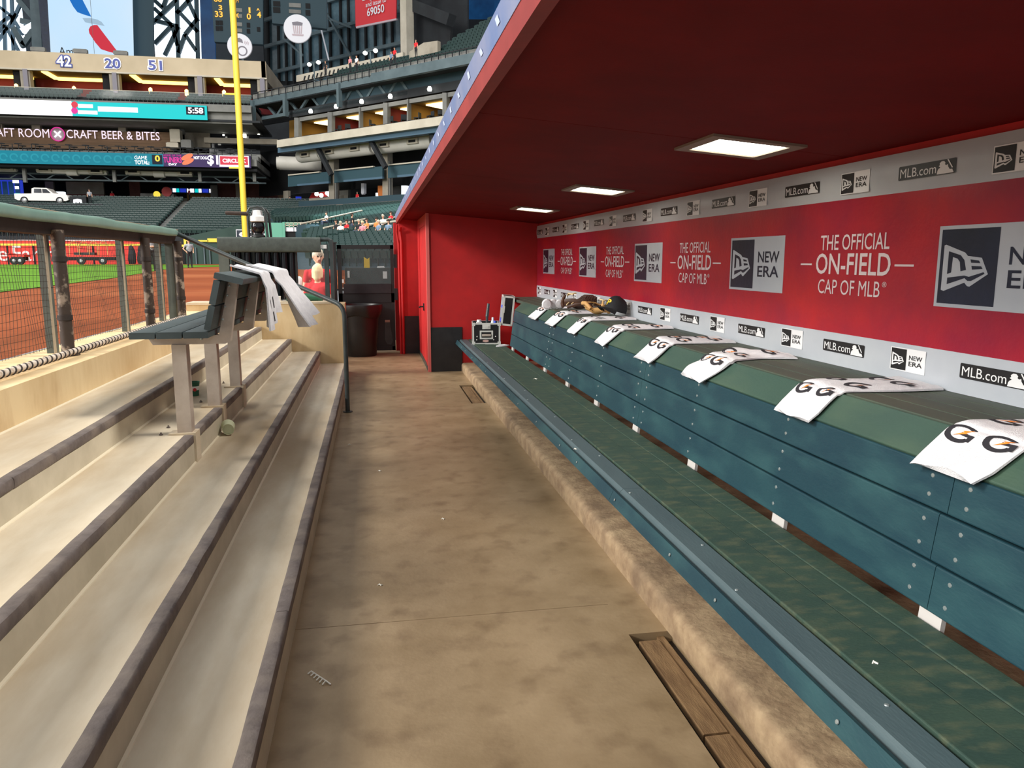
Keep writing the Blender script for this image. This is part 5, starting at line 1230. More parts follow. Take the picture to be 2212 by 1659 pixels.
for yy, m_ in ((217, 'led_red'), (230, 'led_pink')):
    c = FR.at(161, yy + 9, -0.1); part(MB().lathe([(0, 0), (0.36, 0)], 16, c, 0, Vector((1, 0, 0)), Vector((0, 0, 1)), Vector((0, -1, 0)), False), 'team_dot', m_, ub)
rect(mb := MB(), FR, 401, 441, 217, 235, 0.03, -0.12); part(mb, 'clock_panel', 'led_navy', ub)
mb = MB(); put2d(mb, text2d('5:58', .03), rfn(FR, 405, 438, 218.5, 232, -0.16)); part(mb, 'clock_digits', 'led_white', ub)
rect(mb := MB(), FR, 447, 541, 212, 226, 0.5, 0.2); part(mb, 'slab_edge', 'st_grey', lf)
# level behind the neon sign
part(MB().box((-85, 100.6, FR.at(0, 247).z), (F[100].at(560, 250).x, 112, FR.at(0, 246).z + .2)), 'soffit', 'st_dark', lf)
for oi, (x, y) in enumerate(((-60, 244), (33, 246), (97, 248), (221, 253), (286, 255), (350, 257), (457, 262), (538, 264))):
    q = F[102].at(x, y + 1); tag(MB().lathe([(0.0, -.14), (.22, -.12), (.26, 0.0), (.15, .16)], 10, q).build('downlight', 'bulb'), ('round white downlight under the upper ribbon board, %s from the right' % ORD[7 - oi]), 'lamp', 'downlights under the upper ribbon board')
q = F[106]; rect(mb := MB(), q, -420, 450, 244, 320, 0.4, 4); part(mb, 'lounge_back', 'st_black', lf)
rect(mb := MB(), q, -420, 372, 276, 318, 0.6); part(mb, 'wood_wall', 'st_wood', lf)
for x0_, x1_, m_ in ((0, 3, 'st_concrete'), (67, 85, 'st_concrete'), (254, 270, 'st_concrete'), (330, 334, 'st_grey'), (388, 396, 'st_grey')): rect(mb := MB(), q, x0_, x1_, 246, 278, 0.8); part(mb, 'mullion', m_, lf)
rect(mb := MB(), q, 296, 331, 256, 268, 0.2, 2.0); part(mb, 'glowing_bar', 'led_glow_orange', lf)
for i, (x, y) in enumerate(((115, 255), (122, 254), (135, 265), (155, 255), (156, 268), (178, 269), (187, 257), (205, 268), (218, 270), (236, 258), (240, 271), (247, 258), (90, 270))):
    c = F[108].at(x, y + 1); tag(MB().ball(c, 0.16, 8, 6).build('lounge_bulb', 'warm_bulb', None, True), ('small glowing bulb behind the lounge windows, %s from the left' % ORD[sorted((115, 122, 135, 155, 156, 178, 187, 205, 218, 236, 240, 247, 90)).index(x)]), 'lamp', 'small bulbs behind the lounge windows')
for i, (x0_, x1_, y0_, y1_, m_) in enumerate(((366, 388, 277, 305, 'st_paleconcrete'), (358, 384, 307, 317, 'st_paleconcrete'), (390, 412, 300, 317, 'st_grey'))):
    rect(mb := MB(), F[104], x0_, x1_, y0_ - 8, y1_ - 8, 1.4, 0, 0, 0); rect(mb, F[104], x0_ + 2, x1_ - 2, y0_ - 9, y0_ - 8, 1.2, 0.1, 0, 0); tag(fixn(mb.build('bar_cabinet', m_)), ('tall pale cabinet right of the wood wall', 'low pale steps below the tall cabinet on the terrace', 'grey box beside the pale cabinet on the terrace')[i], 'cabinet')
rect(mb := MB(), q, 450, 560, 246, 330, 0.4, 3.0); part(mb, 'dark_glass', 'car_glass', lf); rect(mb := MB(), q, 398, 452, 254, 308, 0.4, 2.5); part(mb, 'stair_wall', 'st_concrete', lf)
rect(mb := MB(), q, 440, 600, 285, 297, 0.6, -0.2); part(mb, 'lounge_parapet', 'st_concrete', lf)
for i, (x, y, w_, h_) in enumerate(((427, 270, 2, 3), (480, 283, 4, 3), (480.5, 297, 3, 2), (522, 281, 9, 8), (464, 299, 6, 4), (556, 280, 4, 2))):
    rect(mb := MB(), q, x, x + w_, y - 6, y - 6 + h_, 0.1, 2.0 if i else 1.5); tag(fixn(mb.build('window_glint', 'bulb')), ('small white lamp behind the dark lounge glass, %s from the left' % ORD[sorted((427, 480, 480.5, 522, 464, 556)).index(x)]), 'lamp', 'lamps behind the dark lounge glass')
# neon sign
ns = thing('neon_sign', 'pinkish white outlined lettering sign on the wood wall of the terrace bar', 'sign', F[106].at(160, 290)); FN = F[106]
mb = MB(); put2d(mb, text2d('CRAFT ROOM', .003), rfn(FN, -38, 106, 276, 295, -0.35)); part(mb, 'lettering', 'neon', ns); mb = MB(); put2d(mb, text2d('CRAFT BEER & BITES', .003), rfn(FN, 143, 344, 276, 294.5, -0.35)); part(mb, 'lettering', 'neon', ns)
c = FN.at(125, 290, -0.3); part(MB().lathe([(0, 0), (0.78, 0), (0.84, .05)], 20, c, 0, Vector((1, 0, 0)), Vector((0, 0, 1)), Vector((0, -1, 0)), False), 'emblem_disc', 'sign_rose', ns)
mb = MB()
for a in (45, -45): mb.beam(c + Vector((-.5 * math.cos(R(a)), -.08, -.5 * math.sin(R(a)))), c + Vector((.5 * math.cos(R(a)), -.08, .5 * math.sin(R(a)))), .14, .14)
part(mb, 'emblem_cross', 'led_white', ns); part(MB().tube([c + Vector((.8 * math.cos(R(a * 18)), -.06, .8 * math.sin(R(a * 18)))) for a in range(20)], 0.06, 5, 0, True), 'emblem_ring', 'led_pink', ns)
# terrace with tables
zt2 = F[98].at(0, 327).z; xe = F[98].at(552, 335).x
part(MB().box((-85, 98.6, zt2 - 1.0), (xe, 112, zt2 - 0.2)), 'terrace_slab', 'st_grey', lf); part(MB().box((-85, 100.2, zt2 - .3), (xe, 112, zt2 + 0.35)), 'terrace_step', 'st_grey', lf); part(MB().box((-85, 102.4, zt2 - .3), (xe, 112, zt2 + 0.85)), 'terrace_step', 'st_grey', lf)
tm = MB().lathe([(0.0, 0), (.25, 0), (.25, .03), (.04, .05), (.04, .68), (.42, .70), (.42, .76), (0, .76)], 10); tme = tm.mesh('terrace_table', ['st_dark'])
for r_ in range(3):
    for i in range(34):
        x = -72 + i * 1.85 + r_ * .6
        if x > xe - 1.5: continue
        o = bpy.data.objects.new('terrace_table', tme); COL.objects.link(o); o.location = (x, (99.4, 101.3, 103.4)[r_], zt2 + (-.2, .35, .85)[r_]); tag(o, 'small dark pedestal table on the terrace above the lower ribbon board', 'table', 'terrace tables')
rr_ = MB()
for i in range(36): rr_.box((-80 + i * 2, 98.65, zt2 - .2), (-79.92 + i * 2, 98.72, zt2 + .95)) if -80 + i * 2 < xe else None
for h_ in (.3, .62, .95): rr_.box((-85, 98.65, zt2 + h_ - .04), (xe, 98.70, zt2 + h_))
part(rr_, 'terrace_railing', 'st_dark', lf)
# lower ribbon board
lb2 = thing('ribbon_board', 'lower LED ribbon board, teal at left, purple and red with sponsor messages at right', 'display', F[98].at(250, 340)); FL = F[98]
rect(mb := MB(), FL, -420, 541, 324.5, 352.5, 0.5); part(mb, 'cabinet', 'st_black', lb2)
rect(mb := MB(), FL, -420, 352, 324.5, 352.5, 0.04, -0.06); part(mb, 'teal_screen', 'led_teal', lb2)
rect(mb := MB(), FL, 352, 541, 324.5, 352.5, 0.04, -0.06); part(mb, 'purple_screen', 'led_purple', lb2)
mb = MB()
for i in range(20):
    x = -150 + i * 22.5; c = FL.at(x, 339 + x * 0.02, -0.09); 
    for k in range(14):
        a0_, a1_ = 2 * math.pi * k / 16, 2 * math.pi * (k + 1) / 16
        mb.add([c + Vector((r2 * math.cos(a_), 0, r2 * math.sin(a_))) for r2, a_ in ((.46, a0_), (.46, a1_), (.28, a1_), (.28, a0_))], [(0, 1, 2, 3)])
    part(mb, 'ring_pattern', 'led_teal2', lb2) if i == 19 else None
mb = MB()
for s_, x0_, x1_, y0_, y1_ in (('GAME', 290, 317, 330, 338), ('TOTAL:', 290.5, 322, 340, 349), ('$1', 447, 471, 325, 349), ('HOT DOG', 418, 446, 328, 335), ('DAY', 364, 382, 345, 350)): mb = MB(); put2d(mb, text2d(s_, .03), rfn(FL, x0_, x1_, y0_, y1_, -0.10)); part(mb, 'white_lettering', 'led_white', lb2)
rect(mb := MB(), FL, 328, 350, 327, 348, 0.03, -0.10); part(mb, 'score_box', 'led_navy', lb2)
mb = MB(); put2d(mb, text2d('0', .03), rfn(FL, 334, 345, 328, 342, -0.14)); part(mb, 'score_digit', 'led_yellow', lb2)
mb = MB(); put2d(mb, text2d('TUNERS', .03), rfn(FL, 352.5, 392, 331, 344, -0.10)); part(mb, 'pink_lettering', 'led_pink', lb2); mb = MB(); put2d(mb, text2d('HOME OF THE'), rfn(FL, 351.5, 391, 325.5, 329.5, -0.10)); part(mb, 'pink_lettering', 'led_pink', lb2)
mb = MB()
for c, s_ in (((404, 339), 1), ((406, 349), 1)):
    o_ = FL.at(c[0], c[1], -0.12); mb.lathe([(0, 0), (1.0, 0)], 14, o_, 0, Vector((.66, 0, .3)), Vector((-.12, 0, .26)), Vector((0, -1, 0)), False)
part(mb, 'hot_dog_icon', 'led_orange', lb2)
rect(mb := MB(), FL, 473, 537, 325, 350.5, 0.03, -0.10); part(mb, 'store_frame', 'led_white', lb2); rect(mb := MB(), FL, 474.5, 535, 326.5, 346, 0.03, -0.14); part(mb, 'store_panel', 'led_red', lb2)
mb = MB(); put2d(mb, text2d('CIRCLE K', .03), rfn(FL, 480, 531, 332, 341, -0.18)); part(mb, 'store_lettering', 'led_white', lb2)
# under the terrace: ducts, trusses, concourse
def duct(label, pl, x0_, y0_, x1_, y1_, r_, off, vents, collar=False):
    a = pl.at(x0_, y0_, off); b = pl.at(x1_, y1_, off); b.z = a.z + (b.z - a.z); t = thing('air_duct', label, 'duct', a.lerp(b, .5)); d_ = (b - a).normalized()
    n = 14; part(MB().tube([a, a + d_ * .3, a + d_ * .3001, b - d_ * .3, b], [r_ * .9, r_ * .9, r_, r_, r_ * .9], n), 'pipe', 'duct', t, True)
    if collar: part(MB().lathe([(r_, -.7), (r_ * 1.45, -.6), (r_ * 1.45, .6), (r_, .7)], 14, a.lerp(b, .5), 0, Vector((0, 1, 0)), Vector((0, 0, 1)), d_), 'collar', 'duct', t, True)
    for v in vents:
        c = a.lerp(b, v); s = d_.cross(Vector((0, 0, 1))); s = s if s.y < 0 else -s
        part(MB().beam(c - d_ * .8 + s * r_ * .9, c + d_ * .8 + s * r_ * .9, .5, .55), 'vent_box', 'st_paleconcrete', t); part(MB().beam(c - d_ * .5 + s * (r_ * .9 + .2), c + d_ * .5 + s * (r_ * .9 + .2), .15, .25), 'vent_slot', 'st_black', t)
duct('white air duct under the lower ribbon board at the far left', F[101], -60, 362, 36, 364, .42, 0, (.3, .8)); duct('white air duct with a thick middle under the lower ribbon board, left', F[101], 80, 366, 232, 371, .42, 0, (.12, .85), True); duct('white air duct under the lower ribbon board, right', F[101], 272, 371, 416, 375, .42, 0, (.12, .9), True)
tr = thing('roof_truss', 'dark steel truss under the lower terrace', 'truss', F[102].at(250, 390))
bars(mb := MB(), F[102], [((-100, 384), (575, 396)), ((-100, 372), (575, 384))], .18); part(mb, 'chord', 'st_steel', tr)
for i in range(16): bars(mb := MB(), F[102], [((-60 + i * 40, 373 + i * .7), (-40 + i * 40, 385 + i * .7))] if i % 2 else [((-60 + i * 40, 385 + i * .7), (-40 + i * 40, 373 + i * .7))], .12); part(mb, 'web_bar', 'st_steel', tr)
for x in (51, 245, 430, 548): rect(mb := MB(), F[100], x - 3, x + 4, 355, 394 - x * .02, .4); part(mb, 'hanger_post', 'st_grey', lf)
q = F[114]; rect(mb := MB(), q, -420, 620, 300, 470, 0.5, 6); part(mb, 'concourse_back', 'st_black', lf)
part(MB().box((-90, 103, lsz(103) - 1.5), (F[110].at(620, 450).x, 121, lsz(103))), 'concourse_floor', 'st_floor', lf)
part(MB().box((-90, 98.5, F[98].at(0, 353).z - .3), (xe, 122, F[98].at(0, 353).z)), 'terrace_soffit', 'st_black', lf)
for nm, m_, x0_, x1_, y0_, y1_, o_ in (('tan_wall', 'st_concrete', 143, 224, 393, 420, 1), ('maroon_wall', 'st_maroon', 143, 226, 420, 448, .8), ('brick_pier', 'st_brick', 280, 303, 380, 455, 0), ('brick_wall', 'st_brick', 470, 512, 385, 455, 0), ('brick_wall', 'st_brick', 522, 600, 385, 458, 0), ('tan_pier', 'st_concrete', 508, 524, 330, 455, -1), ('tan_pier', 'st_concrete', 98, 116, 392, 425, 1), ('grey_shutter', 'st_grey', 455, 470, 400, 440, -1), ('menu_wall', 'st_suitewall', 404, 455, 412, 445, .5), ('pale_counter', 'st_concrete', 376, 404, 428, 450, -1), ('wood_door', 'st_wood', 596, 612, 403, 445, 1)):
    rect(mb := MB(), q, x0_, x1_, y0_, y1_, .5, o_, 0, (x0_ + x1_) / 2); part(mb, nm, m_, lf)
sc = thing('blue_screen', 'bright blue lit screen wall in the concourse at the far left', 'display', q.at(20, 410)); rect(mb := MB(), q, -80, 48, 389, 432, .4, -3, 0, 20); part(mb, 'panel', 'led_blue', sc)
sc.children and None
mb = MB()
for i in range(9): rect(mb, q, -75 + i * 13.5, -65 + i * 13.5, 392, 430, .1, -3.2, 0, 20)
part(mb, 'glowing_columns', 'window_blue', sc); rect(mb := MB(), q, 27, 40, 389, 395, .1, -3.4, 0, 20); part(mb, 'spot', 'led_white', sc); rect(mb := MB(), q, 32, 40, 402, 408, .1, -3.4, 0, 20); part(mb, 'spot', 'led_white', sc); rect(mb := MB(), q, 33, 44, 417, 431, .1, -3.4, 0, 20); part(mb, 'spot', 'led_cyan', sc)
mn = thing('menu_screens', 'row of blue and white menu screens above a concourse counter', 'display', q.at(410, 411, -1)); rect(mb := MB(), q, 363, 455, 406, 417, .3, -1, 0, 410); part(mb, 'cabinet', 'led_navy', mn)
for i, (x0_, x1_, m_) in enumerate(((373, 380, 'led_white'), (381, 387, 'led_cyan'), (389, 402, 'led_blue'), (404, 419, 'led_white'), (421, 428, 'led_cyan'), (429, 435, 'led_white'), (437, 450, 'led_blue'), (452, 454.5, 'led_white'))): rect(mb := MB(), q, x0_, x1_, 407.5, 415.5, .05, -1.1, 0, 410); part(mb, 'screen', m_, mn)
ks = thing('concourse_kiosk', 'grey concourse kiosk with a round yellow lamp above the seats', 'kiosk', q.at(340, 440, -6)); FK = F[108]
rect(mb := MB(), FK, 303, 375, 418, 424, 1.5, 0, 0, 340); part(mb, 'fascia', 'st_grey', ks); rect(mb := MB(), FK, 305, 373, 432, 450, 1.5, 0, 0, 340); part(mb, 'counter', 'st_teal', ks)
for x in (304, 338, 372): rect(mb := MB(), FK, x, x + 2.5, 420, 450, 1, 0.1, 0, 340); part(mb, 'post', 'st_grey', ks)
c = FK.at(338.5, 420, -.3); part(MB().lathe([(0, 0), (.42, 0), (.42, .1)], 14, c, 0, Vector((1, 0, 0)), Vector((0, 0, 1)), Vector((0, 1, 0)), False), 'round_lamp', 'led_yellow', ks)
c = FK.at(360, 414, -.2); part(MB().lathe([(0, 0), (.62, 0), (.62, .1)], 14, c, 0, Vector((1, 0, 0)), Vector((0, 0, 1)), Vector((0, 1, 0)), False), 'red_dome_sign', 'cup_red', ks)
for i, (x, y, m_, lab) in enumerate(((215, 433, 'led_blue', 'small blue lit vending machine in the concourse'), (236, 440, 'led_cyan', 'small cyan lit cooler in the concourse'), (129, 421, 'window_day', 'bright little window behind the white truck'))):
    rect(mb := MB(), F[106], x - 8, x + 8, y - 7, y + 7, .8, 0, 0, x); rect(mb, F[106], x - 6, x + 6, y + 7, y + 9, .6, 0.1, 0, x); tag(fixn(mb.build('lit_machine', m_)), lab, 'machine')
# truck on its stand
p = F[99].at(96, 441); tk_ = thing('pickup_truck', 'white pickup truck displayed above the outfield seats', 'truck', (p.x, 99.6, p.z)); f = lambda mb_, n, m, sm=False: fixn(mb_.build(n, m, tk_, sm))
pr_ = [(-2.9, .55), (-2.92, 1.12), (-1.35, 1.16), (-1.30, 1.72), (-1.05, 1.83), (.05, 1.80), (.62, 1.22), (1.75, 1.08), (1.9, .95), (1.95, .48), (1.7, .35), (-2.6, .38)]
pr_ = [(x * 1.17 + .45, z) for x, z in pr_]
f(MB().prism([(x, -.95, z) for x, z in pr_], (0, 1.9, 0)), 'body', 'truck_white')
f(MB().prism([(x * 1.17 + .45, -.97, z) for x, z in ((-1.12, 1.24), (-1.08, 1.70), (-.42, 1.70), (-.42, 1.24))], (0, .03, 0)).prism([(x * 1.17 + .45, -.97, z) for x, z in ((-.35, 1.24), (-.35, 1.70), (.02, 1.68), (.40, 1.24))], (0, .03, 0)), 'side_windows', 'car_glass')
for x in (-2.05 * 1.17 + .45, 1.15 * 1.17 + .45):
    wo = f(MB().lathe([(.0, -.13), (.40, -.13), (.42, 0), (.40, .13), (0, .13)], 18, (x, -.88, .40), 0, Vector((1, 0, 0)), Vector((0, 0, 1)), Vector((0, 1, 0))), 'wheel', 'tire', True); fixn(MB().lathe([(0, -.15), (.25, -.145), (.27, -.13)], 14, (x, -.88, .40), 0, Vector((1, 0, 0)), Vector((0, 0, 1)), Vector((0, 1, 0)), False).build('hub_cap', 'wheel_rim', wo, True))
f(MB().box((2.55, -.8, .75), (2.72, -.5, .95)).box((2.55, .5, .75), (2.72, .8, .95)), 'headlights', 'sign_white')
structure(MB().box((p.x - 5.5, 97.8, 3), (p.x + 6.6, 102.5, p.z)).build('truck_stand', 'st_dark'))
rs = thing('emblem_box', 'dark grey box with a white ram head emblem beside the truck', 'sign', (F[99].at(163, 446).x, 99, p.z)); rect(mb := MB(), F[99], 151, 186, 423, 440, .8, -.6, 0, 96); part(mb, 'box', 'st_dark', rs)
c = F[99].at(168, 439, -.68); em = [(-.45, .42), (0, .52), (.45, .42), (.5, .0), (.28, -.18), (.22, .12), (.08, -.2), (.1, -.42), (0, -.52), (-.1, -.42), (-.08, -.2), (-.22, .12), (-.28, -.18), (-.5, .0)]
mb = MB()
for s in (-1, 1): mb.face([c + Vector((s * x, 0, z)) for x, z in ((0, .5), (.45, .42), (.5, 0), (.3, -.2), (.2, .15), (.1, .05), (0, .1))])
mb.face([c + Vector((x, -.01, z)) for x, z in ((-.16, .3), (.16, .3), (.1, -.4), (0, -.52), (-.1, -.4))]); part(mb, 'ram_emblem', 'sign_white', rs)
q = Vector((F[99].at(199, 455).x, 98.6, p.z)); person(standing('shirt_grey', 'trousers_dark', 'hair_dark', 'side'), 'stgrey', q, R(20), 'person in grey standing by the emblem box near the truck', None, 0.03)
q = Vector((F[110].at(250, 450).x, 109, lsz(103))); person(standing('shirt_red', 'trousers_dark', 'hair_dark', 'side'), 'stred', q, R(10), 'person in red standing in the concourse behind the outfield seats', None, 0.03)
q = Vector((F[110].at(411, 450).x, 110, lsz(103) + .6)); person(standing('shirt_red', 'trousers_dark', 'hair_dark', 'side'), 'stred', q, R(-60), 'person in red at the concourse counter under the menu screens', None, 0.03)
# numbers on the parapet
for s_, x0_, x1_, y0_, y1_, m1, m2, lab in (('42', 119, 155, 112, 140, 'num_blue', 'num_white', 'white player number on the tan parapet'), ('20', 223, 261, 113.5, 140, 'num_white', 'num_blue', 'blue player number twenty on the tan parapet'), ('51', 317, 351, 114, 140, 'num_white', 'num_blue', 'blue player number fifty one on the tan parapet')):
    t = thing('number_sign', lab, 'sign', F[104].at((x0_ + x1_) / 2, (y0_ + y1_) / 2)); mb = MB(); put2d(mb, text2d(s_, .085), rfn(F[104], x0_, x1_, y0_, y1_, -.12)); part(mb, 'outline', m1, t); mb = MB(); put2d(mb, text2d(s_, .02), rfn(F[104], x0_ + 2.2, x1_ - 2.2, y0_ + 2.2, y1_ - 2.2, -.18)); part(mb, 'digits', m2, t)
for x, lab in ((42 * 2, 'floodlight on the parapet left of the big screen'), (175, 'floodlight on the parapet in front of the big screen'), (262, 'floodlight on the parapet under the red wing')):
    c = F[104].at(x, 108 + x * .043, .8); c.z = zt + .1; tag(MB().box((c.x - .7, c.y - .3, c.z - .1), (c.x + .7, c.y + .4, c.z + .55)).box((c.x - .8, c.y - .35, c.z + .1), (c.x + .8, c.y - .3, c.z + .5)).build('parapet_floodlight', 'st_grey'), lab, 'floodlight')
# ---------------------------------------- behind the parapet
bs = thing('video_board', 'large pale blue advertising screen with a blue and red wing', 'billboard', F[124].at(195, 60)); FV = F[124]
def vpoly(pts, m, n, off): poly(mb := MB(), FV, pts, .05, off); part(mb, n, m, bs)
vpoly([(99, -60), (285, -60), (290, 175), (113, 175)], 'screen_sky', 'screen', 0)
vpoly([(140, -20), (168, -20), (197, 36), (180, 31), (167, 26), (158, 14)], 'aa_blue', 'blue_wing', -.1); vpoly([(178, 39), (195, 39), (210, 42), (219, 47), (226, 56), (205, 52), (184, 48)], 'aa_grey', 'grey_beak', -.1)
vpoly([(203, 54), (210, 54), (258, 117), (236, 112), (218, 106), (206, 92), (193, 72), (191.5, 64), (195, 57)], 'aa_red', 'red_wing', -.12); vpoly([(193, -20), (193.6, -20), (204, 116), (203.4, 116)], 'st_grey', 'panel_joint', -.15)
mb = MB(); put2d(mb, text2d('Am'), rfn(FV, 127, 158, 102, 119, -.1, 140)); part(mb, 'lettering', 'st_dark', bs)
def window(n, pl, x0_, x1_, y1_, glass, segs, w_, lab, xr):
    t = structure(bpy.data.objects.new('window_%d' % n, None), lab); COL.objects.link(t); t.location = pl.at((x0_ + x1_) / 2, y1_)
    rect(mb := MB(), pl, x0_, x1_, -120, y1_, .2, 1.5, 0, xr); part(mb, 'pane', glass, t)
    for a, b in segs: bars(mb := MB(), pl, [(a, b)], w_); part(mb, 'truss_bar', ('st_bluegrey' if n == 1 else 'st_teal') if n < 3 else 'st_steel', t)
window(1, F[130], -120, 46, 150, 'window_day', [((8, -40), (12, 130)), ((24, -40), (30, 130)), ((-8, 10), (24, 34)), ((24, 34), (50, 75)), ((24, 34), (-10, 60)), ((12, 55), (40, 110)), ((12, 55), (-10, 75)), ((-10, 95), (18, 60)), ((18, 60), (36, 30)), ((30, 40), (46, 5))], .42, 'bright daylight window behind steel trusses at the top left corner', 0)
window(2, F[130], 328, 436, 150, 'window_day', [((381, -40), (386, 140)), ((423, -40), (428, 140)), ((330, 50), (382, 0)), ((382, 30), (428, -20)), ((333, 18), (372, 55)), ((372, 55), (334, 95)), ((336, 45), (386, 58)), ((386, 58), (356, 120)), ((386, 25), (428, 70)), ((428, 40), (400, 75)), ((372, 55), (384, 100)), ((400, 75), (386, 115)), ((400, 75), (424, 110)), ((333, 0), (352, 18)), ((352, 18), (366, -20)), ((396, -20), (424, 40))], .55, 'tall bright window crossed by a dark steel truss', 380)
stl = thing('steel_frame', 'grey steel tower left of the big screen', 'tower', F[128].at(80, 100)); bars(mb := MB(), F[128], [((76, -60), (85, 130))], 1.3); part(mb, 'mast', 'st_steel', stl)
for a, b in (((40, 0), (74, 40)), ((45, 45), (76, 52)), ((50, 98), (78, 58)), ((48, 68), (73, 54)), ((30, 60), (52, 102))): bars(mb := MB(), F[128], [(a, b)], .7); part(mb, 'brace', 'window_day' if a == (48, 68) else 'st_steel', stl)
rect(mb := MB(), F[126], 86, 112, -80, 150, .5, 0, 0, 100); tag(fixn(mb.build('dark_cladding', 'vinyl_navy')), 'dark navy cladding strip along the left edge of the big screen', 'cladding')
poly(mb := MB(), F[126], [(286, -60), (330, -60), (332, 150), (290, 150)], .5); tag(fixn(mb.build('dark_cladding', 'st_teal')), 'dark teal cladding between the big screen and the bright window', 'cladding')
poly(mb := MB(), F[128], [(430, -60), (462, -60), (466, 150), (436, 150)], .5); tag(fixn(mb.build('dark_cladding', 'window_blue')), 'deep blue cladding right of the bright truss window', 'cladding')
# scoreboard
sb = thing('scoreboard', 'dark hanging scoreboard with amber digits', 'scoreboard', F[118].at(510, 40)); FB = F[118]
poly(mb := MB(), FB, [(455, -40), (568, -40), (568, 96), (463, 90)], 1.0); part(mb, 'cabinet', 'st_teal', sb)
mb = MB()
for s_, x0_, x1_, y0_, y1_ in (('3', 472, 480, 11, 22), ('33', 464, 481, 24, 37), ('66', 462, 479, -6, 4), ('AM', 504, 515, -4, 5), ('D', 504, 508, 15, 24), ('EX', 504, 516, 28, 38), ('1', 537, 541, 16, 28), ('0', 533, 542, 29, 42), ('4', 555, 564, 25, 38), ('^', 554, 561, 18, 23)): put2d(mb, text2d(s_, .02), rfn(FB, x0_, x1_, y0_, y1_, -.12, (x0_ + x1_) / 2))
part(mb, 'amber_digits', 'led_amber', sb)
for x0_, y0_ in ((466, 44), (474, 44), (466, 56), (474, 56), (533, 49), (533, 62), (555, 58)): rect(mb := MB(), FB, x0_, x0_ + 7, y0_, y0_ + 10, .05, -.08, 0, x0_); part(mb, 'dark_lamp_window', 'st_black', sb)
for y0_ in (17, 30, 48, 61): rect(mb := MB(), FB, 508, 523, y0_, y0_ + 8, .05, -.06, 0, 508); part(mb, 'name_plate', 'st_grey', sb)
sb2 = thing('scoreboard', 'dark unlit scoreboard panel above the right round sign', 'scoreboard', F[118].at(640, 30)); poly(mb := MB(), FB, [(584, -40), (706, -40), (706, 62), (588, 50)], 1.0); part(mb, 'cabinet', 'st_teal', sb2)
for x0_, y0_, w_, h_, m_ in ((590, 2, 15, 11, 'st_black'), (590, 15, 15, 12, 'st_black'), (624, 6, 26, 9, 'st_grey'), (624, 20, 26, 8, 'st_grey'), (660, 7, 10, 11, 'st_black'), (660, 21, 10, 12, 'st_black')): rect(mb := MB(), FB, x0_, x0_ + w_, y0_, y0_ + h_, .05, -.08, 0, x0_); part(mb, 'panel', m_, sb2)
# round league signs
for x, y, r_, lab, k in ((518, 100, 1.62, 'round white sign with a dark ring emblem behind the yellow foul pole', 0), (643, 62.5, 1.85, 'round white sign with a pale crest right of the scoreboard', 1)):
    c = F[114].at(x, y); t = thing('round_sign', lab, 'sign', c); XA = Vector((1, 0, 0)); ZA = Vector((0, 0, 1)); NA = Vector((0, -1, 0))
    part(MB().lathe([(0, .12), (r_ * .97, .12), (r_, .06), (r_, -.2), (0, -.2)], 32, c, 0, XA, ZA, NA), 'disc', 'sign_white', t, True)
    mb = MB(); c2 = c + NA * .15
    if k == 0:
        cc = c2 + XA * (.2 * r_) - ZA * (.38 * r_)
        for i in range(24):
            a0_, a1_ = 2 * math.pi * i / 24, 2 * math.pi * (i + 1) / 24; mb.add([cc + XA * (q_ * math.cos(a_)) + ZA * (q_ * math.sin(a_)) for q_, a_ in ((.40 * r_, a0_), (.40 * r_, a1_), (.30 * r_, a1_), (.30 * r_, a0_))], [(0, 1, 2, 3)])
        cc = c2 - XA * (.02 * r_) + ZA * (.35 * r_); mb.face([cc + XA * (u * r_) + ZA * (v * r_) for u, v in ((-.25, .25), (.05, .3), (.25, .15), (.3, -.12), (.1, -.05), (-.2, -.02))])
        part(mb, 'ring_emblem', 'sign_grey', t)
        mb = MB(); cc = c2 + XA * (.38 * r_) + ZA * (.22 * r_)
        for i in range(4): mb.face([cc + XA * ((u + .09 * i) * r_) + ZA * ((v - .1 * (i % 2)) * r_) for u, v in ((0, 0), (.05, .22), (.09, .2), (.04, -.02))])
        part(mb, 'eagle_lines', 'sign_rose', t)
    else:
        mb.face([c2 + XA * (u * r_) + ZA * (v * r_) for u, v in ((-.38, .42), (0, .5), (.38, .42), (.34, .22), (-.34, .22))]); part(mb, 'crest_top', 'sign_grey', t)
        mb = MB()
        for i in range(5): u = -.3 + .15 * i; mb.face([c2 + XA * (q_ * r_) + ZA * (v * r_) for q_, v in ((u - .035, .2), (u + .035, .2), (u + .035 - u * .2, -.35), (u - .035 - u * .2, -.35))])
        mb.face([c2 + XA * (u * r_) + ZA * (v * r_) for u, v in ((-.42, -.38), (.42, -.38), (.38, -.5), (-.38, -.5))]); part(mb, 'crest_stripes', 'sign_rose', t)
    part(MB().beam(c + Vector((.25, .3, -r_ * .9)), c + Vector((.25, .3, -r_ - 4)), .3, .3), 'stand', 'st_steel', t)
